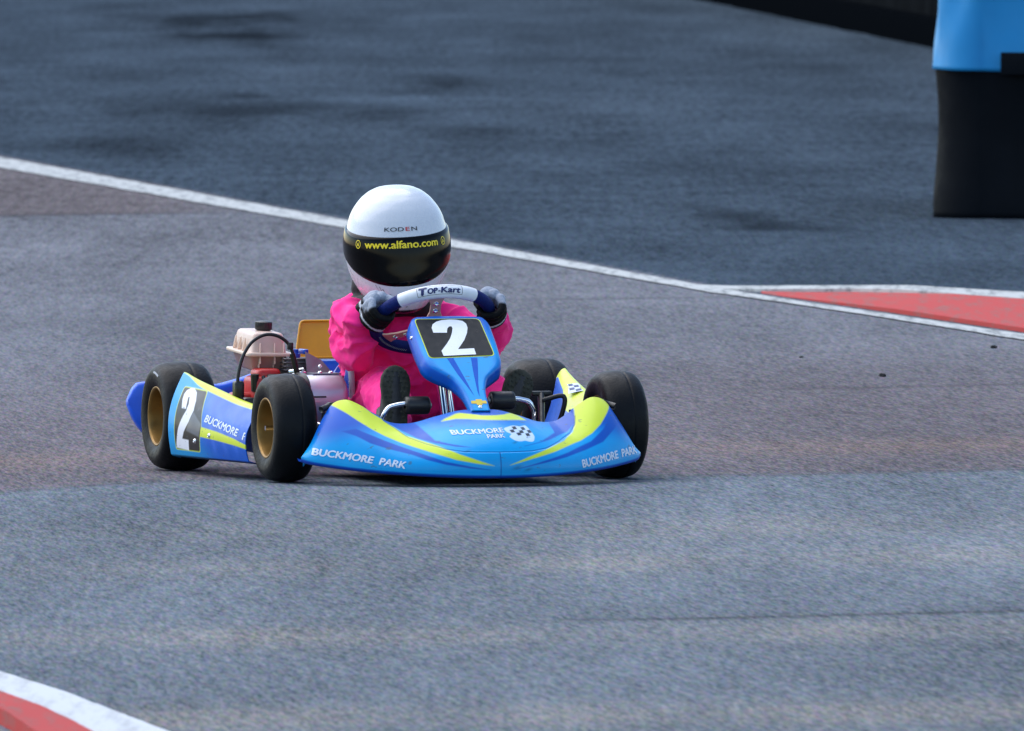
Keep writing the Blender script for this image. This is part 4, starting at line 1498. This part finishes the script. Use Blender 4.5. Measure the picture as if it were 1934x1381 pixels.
# legs, knees bent and apart, heels on the tray
L_([(-.11, -.050, .125), (.0, -.066, .165), (.08, -.078, .195), (.13, -.084, .205)], [.070, .064, .058, .055])
L_([(.13, -.084, .205), (.20, -.098, .190), (.29, -.120, .158), (.375, -.138, .125)], [.055, .053, .049, .036])
L_([(-.11, .055, .125), (.0, .110, .165), (.08, .142, .195), (.13, .155, .205)], [.078, .070, .060, .055])
L_([(.13, .155, .205), (.20, .158, .190), (.29, .152, .158), (.375, .142, .125)], [.055, .053, .048, .036])
BV, BF, BN = remesh(limbs, 0.0042, 8)
skin = ((BV[:, 2] > .435) & (np.abs(BV[:, 1] + .02) < .1)).astype(float)
disp = np.zeros(len(BV))
for i, (p, n) in enumerate(zip(BV, BN)):
    q_ = Vector(p)
    wv_ = Vector((q_.x * 8, q_.y * 8, q_.z * 10))
    d = 0.0
    big = mn.noise(wv_ + Vector((4.2, 1.3, 8.8)))
    dom = q_ + Vector((mn.noise(q_ * 16), mn.noise(q_ * 16 + Vector((5, 5, 5))), mn.noise(q_ * 16 + Vector((9, 1, 3))))) * .020
    f1 = mn.voronoi(Vector((dom.x * 11 + 3, dom.y * 11, dom.z * 14)))[0]
    f2 = mn.voronoi(Vector((dom.x * 29 + 7, dom.y * 27, dom.z * 33)))[0]
    r1 = max(0.0, 1 - abs(mn.noise(Vector((dom.x * 12 + 3, dom.y * 12, dom.z * 19)))) * 2.6)
    r2 = max(0.0, 1 - abs(mn.noise(Vector((dom.x * 21 + 7, dom.y * 25, dom.z * 25 + 4)))) * 2.6)
    d = 0.0040 * big + 0.0130 * (f1[0] - 0.6 * (f1[1] - f1[0])) + 0.0095 * r1 ** 1.6 + 0.0022 * r2 ** 1.6 + 0.0022 * f2[0]
    disp[i] = d
disp -= disp.mean()
fold = 1 - skin
# deep bunching rings in the sleeves around the elbows
for c_, ax_, amp, wl_ in (((.06, -.155, .31), (.6, -.15, .6), .0040, .058), ((.06, .19, .315), (.6, .05, .6), .0035, .055)):
    ax_ = np.array(ax_) / np.linalg.norm(ax_)
    rel = BV - np.array(c_)
    s_ = rel @ ax_
    d_ = np.linalg.norm(rel, axis=1)
    ph = s_ / wl_ * 2 * pi + 2.2 * np.array([mn.noise(Vector(p) * 14) for p in BV])
    rid = (0.5 + 0.5 * np.cos(ph)) ** 0.6 - 0.6
    disp += amp * rid * np.exp(-(d_ / .085) ** 2)
BV = BV + BN * (disp * fold)[:, None]
# the pelvis and thighs rest in the shell rather than pass through it
bc = np.tile(PINK, (len(BV), 1))
over(bc, skin, lin(200, 150, 125))
person = link("person", BV, BF, M_suit, None, paint=bc)
person.location = (KX, KART_D, 0)
person.rotation_euler = (0, 0, ROT)
tag(person, "child driver in a bright pink suit and white helmet gripping the steering wheel", "person")

# waist strap hint and collar
V, F = tube([(-.045 + .085 * cos(a), -.02 + .092 * sin(a), .405 + .012 * cos(a) - .010) for a in np.linspace(0, 2 * pi, 40, endpoint=False)], .030, 16, closed=True)
V2, F2 = tube([(-.055, -.045, .40), (-.05, -.075, .44), (-.045, -.085, .472)], [.034, .040, .030], 16, n=10, round_caps=True)
V, F, NN = remesh([(V, F), (V2, F2)], .004, 4)
V = V + NN * np.array([.003 * mn.noise(Vector(p) * 30) for p in V])[:, None]
link("neck_collar", V, F, M_collar, person)

# --- helmet
HT = [(-.152, .042, .128, .02), (-.146, .056, .140, .06), (-.135, .069, .148, .085), (-.115, .087, .152, .105), (-.09, .103, .1525, .118), (-.06, .116, .150, .128), (-.03, .122, .146, .134), (0, .1245, .142, .138),
      (.025, .1225, .137, .137), (.05, .1165, .130, .132), (.075, .1085, .121, .125), (.10, .0935, .106, .110), (.12, .0745, .085, .090), (.132, .056, .064, .068), (.139, .036, .041, .045), (.1425, .012, .014, .016)]


def helmet_pt(phi, z, off=0.0):
    hw, rf, rb = cr(HT, np.clip(z, -.152, .1425))
    e = 0.93
    c, s = np.cos(phi), np.sin(phi)
    x = np.where(c > 0, rf, rb) * np.sign(c) * np.abs(c) ** e
    y = hw * np.sign(s) * np.abs(s) ** e
    # the lower edge climbs from the chin to the ears
    p = np.stack([x, y, z + 0 * x], -1)
    if off:
        n = np.stack([c / np.maximum(np.where(c > 0, rf, rb), .01), s / np.maximum(hw, .01), 0.9 * z / .142 / .12 * np.where(z > 0, 1, .35)], -1)
        n /= np.linalg.norm(n, axis=-1)[..., None]
        p = p + n * off
    return p


helmet = empty("helmet", person, (.012, -.0215, .548))
helmet.rotation_euler = Euler((radians(2.5), radians(5), radians(-11)), 'XYZ')
phs = np.linspace(0, 2 * pi, 160, endpoint=False)
zz = np.concatenate([np.linspace(-.150, .10, 90), np.linspace(.103, .1425, 24)])
PH, ZZ = np.meshgrid(phs, zz, indexing='ij')
HP = helmet_pt(PH, ZZ)
hc = np.tile(lin(198, 202, 208), (HP.shape[0] * HP.shape[1], 1))
hz = ZZ.ravel()
hp = (PH.ravel() + pi) % (2 * pi) - pi
vis_u = lambda p: .0335 + .012 * (np.abs(p) / (pi / 2)) ** 2
vis_l = lambda p: -.0825 + .062 * (np.abs(p) / (pi / 2)) ** 2.2
over(hc, ss(-.138, -.142, hz), lin(18, 18, 20))
# a shallow vent line and brow ridge moulded into the shell
V, F = grid(HP, wrap_u=True)
top = tuple(i * len(zz) + len(zz) - 1 for i in range(len(phs)))
bot = tuple(i * len(zz) for i in range(len(phs)))
F += [top, bot[::-1]]
link("shell", V, F, M_helmet, helmet, paint=hc)


def helmet_part(name, p0, p1, fu, fl_, off, m, nph=90, nz=24, thick=.003, parent=None):
    P = np.zeros((nph, nz, 3))
    for i, p in enumerate(np.linspace(p0, p1, nph)):
        z_ = np.linspace(float(fl_(p)), float(fu(p)), nz)
        t = np.linspace(0, 1, nz)
        o_ = off * np.minimum(1, np.minimum(t, 1 - t) * 12) ** .5
        for j in range(nz):
            P[i, j] = helmet_pt(np.array(p), np.array(z_[j]), max(float(o_[j]), .0002))
    V, F = grid(P)
    return link(name, V, F, m, parent or helmet)


visor = helmet_part("visor", radians(-104), radians(104), lambda p: vis_u(p), lambda p: vis_l(p), .0042, M_visor, 120, 40)
pq = np.linspace(-2.0, 2.0, 801)
arc = helmet_pt(pq, np.zeros_like(pq) + .01)
arcl = np.concatenate([[0], np.cumsum(np.linalg.norm(np.diff(arc, axis=0), axis=1))])
arcl -= arcl[400]


def helmet_lay(q_, off, layers=1):
    p = np.interp(q_[:, 0], arcl, pq)
    if layers > 1:
        k = len(q_) // layers
        return np.vstack([helmet_pt(p[i * k:(i + 1) * k], q_[i * k:(i + 1) * k, 1], off + .00007 * i) for i in range(layers)])
    return helmet_pt(p, q_[:, 1], off)


def helmet_text(s, c0, c1, zb, h, m, bold=.025, shear=0, off=.0052, parent=None, sag=0.0):
    V, F = text_geo(s, bold, shear)
    w = V[:, 0].max() - V[:, 0].min()
    a = (V[:, 0] / w + .5) * (c1 - c0) + c0
    q_ = np.stack([a, zb + V[:, 1] * h + sag * a * a], -1)
    return link("lettering", helmet_lay(q_, off, 5 if bold else 1), F, m, parent or helmet, smooth=False)


SGN = 1   # +y of the helmet is on the viewer's right
helmet_text("www.alfano.com", -.092, .092, .0085, .0175, M_yellowtxt, .03, off=.0056, parent=visor)
def ring_logo(a, z):
    th = np.linspace(0, 2 * pi, 24, endpoint=False)
    V = np.vstack([np.stack([a + .0082 * np.cos(th), z + .0098 * np.sin(th)], -1), np.stack([a + .0066 * np.cos(th), z + .0080 * np.sin(th)], -1)])
    F = [(i, (i + 1) % 24, 24 + (i + 1) % 24, 24 + i) for i in range(24)]
    link("lettering", helmet_lay(V, .0056), F, M_yellowtxt, visor, smooth=False)
    helmet_text("A", a - .0042, a + .0042, z - .0048, .0092, M_yellowtxt, .02, off=.0056, parent=visor)
ring_logo(-.113, .016)
ring_logo(.113, .016)
helmet_text("KOD", -.044, .0065, .0475, .0095, M_darkprint, .012, off=.0010, shear=.05)
helmet_text("E", .0105, .0215, .0475, .0095, M_redprint, .012, off=.0010)
helmet_text("N", .0255, .041, .0475, .0095, M_darkprint, .012, off=.0010)
# thin dashes printed on the chin bar
dv_, df_ = [], []
for a, z, da, dz_, t_ in ((-.070, -.082, .006, -.018, .0007), (-.062, -.088, .005, -.016, .0009), (-.080, -.078, .005, -.016, .0006), (-.045, -.100, .017, -.010, .0012), (-.025, -.122, .010, -.004, .0011),
                          (.020, -.118, .014, .006, .0012), (.032, -.107, .015, .007, .0009), (.055, -.095, .012, .007, .0009), (.004, -.132, .008, .002, .0009)):
    p0, p1 = np.array([a, z]), np.array([a + da, z + dz_])
    e = (p1 - p0) / np.linalg.norm(p1 - p0)
    n_ = np.array([-e[1], e[0]]) * t_
    q_ = np.array([p0 - n_, p1 - n_ * .4, p1 + n_ * .4, p0 + n_])
    df_.append(tuple(range(len(dv_), len(dv_) + 4)))
    dv_ += list(helmet_lay(q_, .0012))
link("chin_dashes", dv_, df_, M_darkprint, helmet, smooth=False)

# --- gloves: palm behind the rim, four fingers wrapped round its front, thumb round the inside
GREY, GBLK = lin(152, 159, 172), lin(9, 10, 12)


def glove(phi, sgn, wrist):
    c = rim_pt(phi)
    rho = cos(phi) * SP + sin(phi) * SL
    tau = (-sin(phi) * SP + cos(phi) * SL) * (-sgn)       # towards the top of the wheel
    m_ = -SNn

    def at_(al, d, s_):
        return c + (ST + (d - ST) * .80) * (cos(al) * rho + sin(al) * m_) + s_ * .86 * tau
    D = radians
    parts, cols = [], []

    def add(pts, r, n=None):
        parts.append(tube(pts, r, 14, n=n or 4 * len(pts), round_caps=True))
    fing = []
    for k, (s_, ln, rr) in enumerate(((.027, 168, .0086), (.009, 178, .0089), (-.009, 170, .0086), (-.026, 150, .0078))):
        al = [D(a) for a in (-28, 5, 45, 88, 128, ln)]
        dd = [.038, .037, .034, .0295, .0272, .0262]
        pts = [at_(a, d, s_ * (1.12 - .10 * i / 5) + .002 * sin(i)) for i, (a, d) in enumerate(zip(al, dd))]
        add(pts, [rr * 1.12, rr * 1.15, rr * 1.02, rr * 1.05, rr * .96, rr * .84], 26)
        fing.append(pts)
    add([at_(D(-30), .039, -.026), at_(D(-32), .041, 0), at_(D(-30), .040, .027)], [.0108, .0124, .0116], 12)
    add([at_(D(-62), .041, -.025), at_(D(-62), .043, .022)], [.0132, .0140], 10)
    add([at_(D(-95), .043, -.022), at_(D(-95), .045, .018)], [.0142, .0150], 10)
    pc_ = at_(D(-85), .050, -.004)
    w_ = np.array(wrist)
    add([pc_, pc_ * .45 + w_ * .55, w_], [.023, .0235, .022], 14)
    # thumb: leaves the side of the palm near its base and closes along the inside of the rim
    add([at_(D(-100), .046, .014), at_(D(-128), .040, .031), at_(D(-160), .0315, .038), at_(D(-186), .0275, .043)], [.0110, .0104, .0096, .0080], 20)
    V, F, N_ = remesh(parts, .0021, 3)
    V = V + N_ * np.array([.0009 * mn.noise(Vector(p) * 90) + .0006 * mn.noise(Vector(p) * 220) for p in V])[:, None]
    col = np.tile(GREY, (len(V), 1))
    rel = V - c
    al = np.arctan2(rel @ m_, rel @ rho)
    s_ = rel @ tau
    d_ = np.hypot(rel @ m_, rel @ rho)
    ring = ss(.020, .012, s_)                       # lower three fingers are black
    over(col, ring * ss(D(-20), D(5), al) * (al < D(220)), GBLK)
    over(col, ss(-.013, -.005, rel @ m_ - .25 * (rel @ rho) - .002), GBLK)
    over(col, ss(D(95), D(120), al) * (d_ < .045) * (s_ > .01), GBLK)        # dark finger tip of the first finger
    ax = (w_ - pc_) / np.linalg.norm(w_ - pc_)
    u = (V - pc_) @ ax
    over(col, ss(.012, .020, u), GBLK)                          # cuff
    over(col, (np.abs(u - .030) < .0035) * (al > D(-75)) * 0.9, lin(200, 205, 212))
    o = link("glove", V, F, M_glove, person, paint=col)
    return o


for w_, d_ in (((.176, -.166, .372), (.62, -.15, .55)), ((.176, .171, .366), (.62, -.1, .5))):
    w_, d_ = np.array(w_), np.array(d_) / np.linalg.norm(d_)
    u_ = np.cross(d_, [0, 0, 1.0])
    u_ /= np.linalg.norm(u_)
    v_ = np.cross(d_, u_)
    V, F = tube([w_ + .0285 * (cos(a) * u_ + sin(a) * v_) + d_ * .003 * sin(3 * a) for a in np.linspace(0, 2 * pi, 40, endpoint=False)], .0062, 10, closed=True)
    link("cuff", V, F, M_suit, person, paint=np.tile(PINK, (len(V), 1)))
glove(radians(-79), -1, (.180, -.172, .378))
glove(radians(74), 1, (.180, .172, .374))

# --- shoes: soles towards the camera, toes up
def shoe(px_, toe, heel, wid, lean):
    toe, heel = np.array(toe, float), np.array(heel, float)
    ln = np.linalg.norm(toe - heel)
    e = (toe - heel) / ln
    f = np.array([1.0, 0, 0])
    f = f - e * (f @ e)
    f /= np.linalg.norm(f)
    s_ = np.cross(e, f)
    half = [(0, .0), (.02, .45), (.06, .66), (.14, .76), (.28, .76), (.42, .78), (.58, .92), (.72, 1.0), (.84, .94), (.93, .70), (.98, .40), (1.0, 0)]
    tt = np.concatenate([np.linspace(0, .06, 8)[:-1], np.linspace(.06, .93, 34)[:-1], np.linspace(.93, 1, 10)])
    hw = np.interp(tt, *np.array(half).T) * wid / 2
    ol = [(t_ * ln, w_) for t_, w_ in zip(tt, hw)] + [(t_ * ln, -w_) for t_, w_ in zip(tt[::-1][1:-1], hw[::-1][1:-1])]
    ol = np.array(ol)
    ctr = np.array([ln * .5, 0])

    def ring(k, dpt):
        q_ = ctr + (ol - ctr) * k
        return heel + np.outer(q_[:, 0], e) + np.outer(q_[:, 1], s_) + f * dpt
    root = empty("shoe", person)
    P = np.array([ring(.90, .0), ring(.97, -.0015), ring(1.0, -.005), ring(1.0, -.014), ring(.96, -.016)])
    V, F = grid(P, wrap_v=True)
    F.append(tuple(range(len(ol))))
    V = list(map(tuple, V))
    # moulded tread lugs
    for i in range(13):
        for j in range(-3, 4):
            t_ = .07 + i * .07
            w_ = np.interp(t_, *np.array(half).T) * wid / 2 * .86
            y_ = (j + (.5 if i % 2 else 0)) * wid / 6.6
            if abs(y_) > w_ or .40 < t_ < .45:
                continue
            c_ = heel + e * t_ * ln + s_ * y_
            V2, F2 = lathe([(.0032, -.001), (.0030, .0012), (.0018, .0017), (.0003, .0017)], 7, 'z')
            Rm = Vector(f).to_track_quat('Z', 'Y').to_matrix()
            n0 = len(V)
            V += [tuple(Vector(c_) + Rm @ Vector(v)) for v in V2]
            F += [tuple(k + n0 for k in q_) for q_ in F2]
    link("sole", V, F, M_tread, root, sharp=45)
    up = [tube([heel + e * ln * .86 - f * .022, heel + e * ln * .55 - f * .032, heel + e * ln * .25 - f * .040, heel + e * ln * .16 - f * .05], [.022, .029, .030, .028], 16, n=20, round_caps=True),
          tube([heel + e * ln * .22 - f * .04, heel + e * ln * .34 - f * .075, heel + e * ln * .42 - f * .105], [.030, .032, .030], 16, n=10, round_caps=True),
          tube([heel + e * ln * .12 - f * .022, heel + e * ln * .5 - f * .020, heel + e * ln * .88 - f * .018], [.024, .024, .020], 16, n=12, round_caps=True)]
    V, F, N_ = remesh(up, .004, 3)
    link("upper", V, F, M_shoe, root)


shoe(0, (.388, -.1355, .2755), (.430, -.146, .105), .073, 0)
shoe(0, (.385, .186, .2600), (.430, .112, .110), .073, 0)
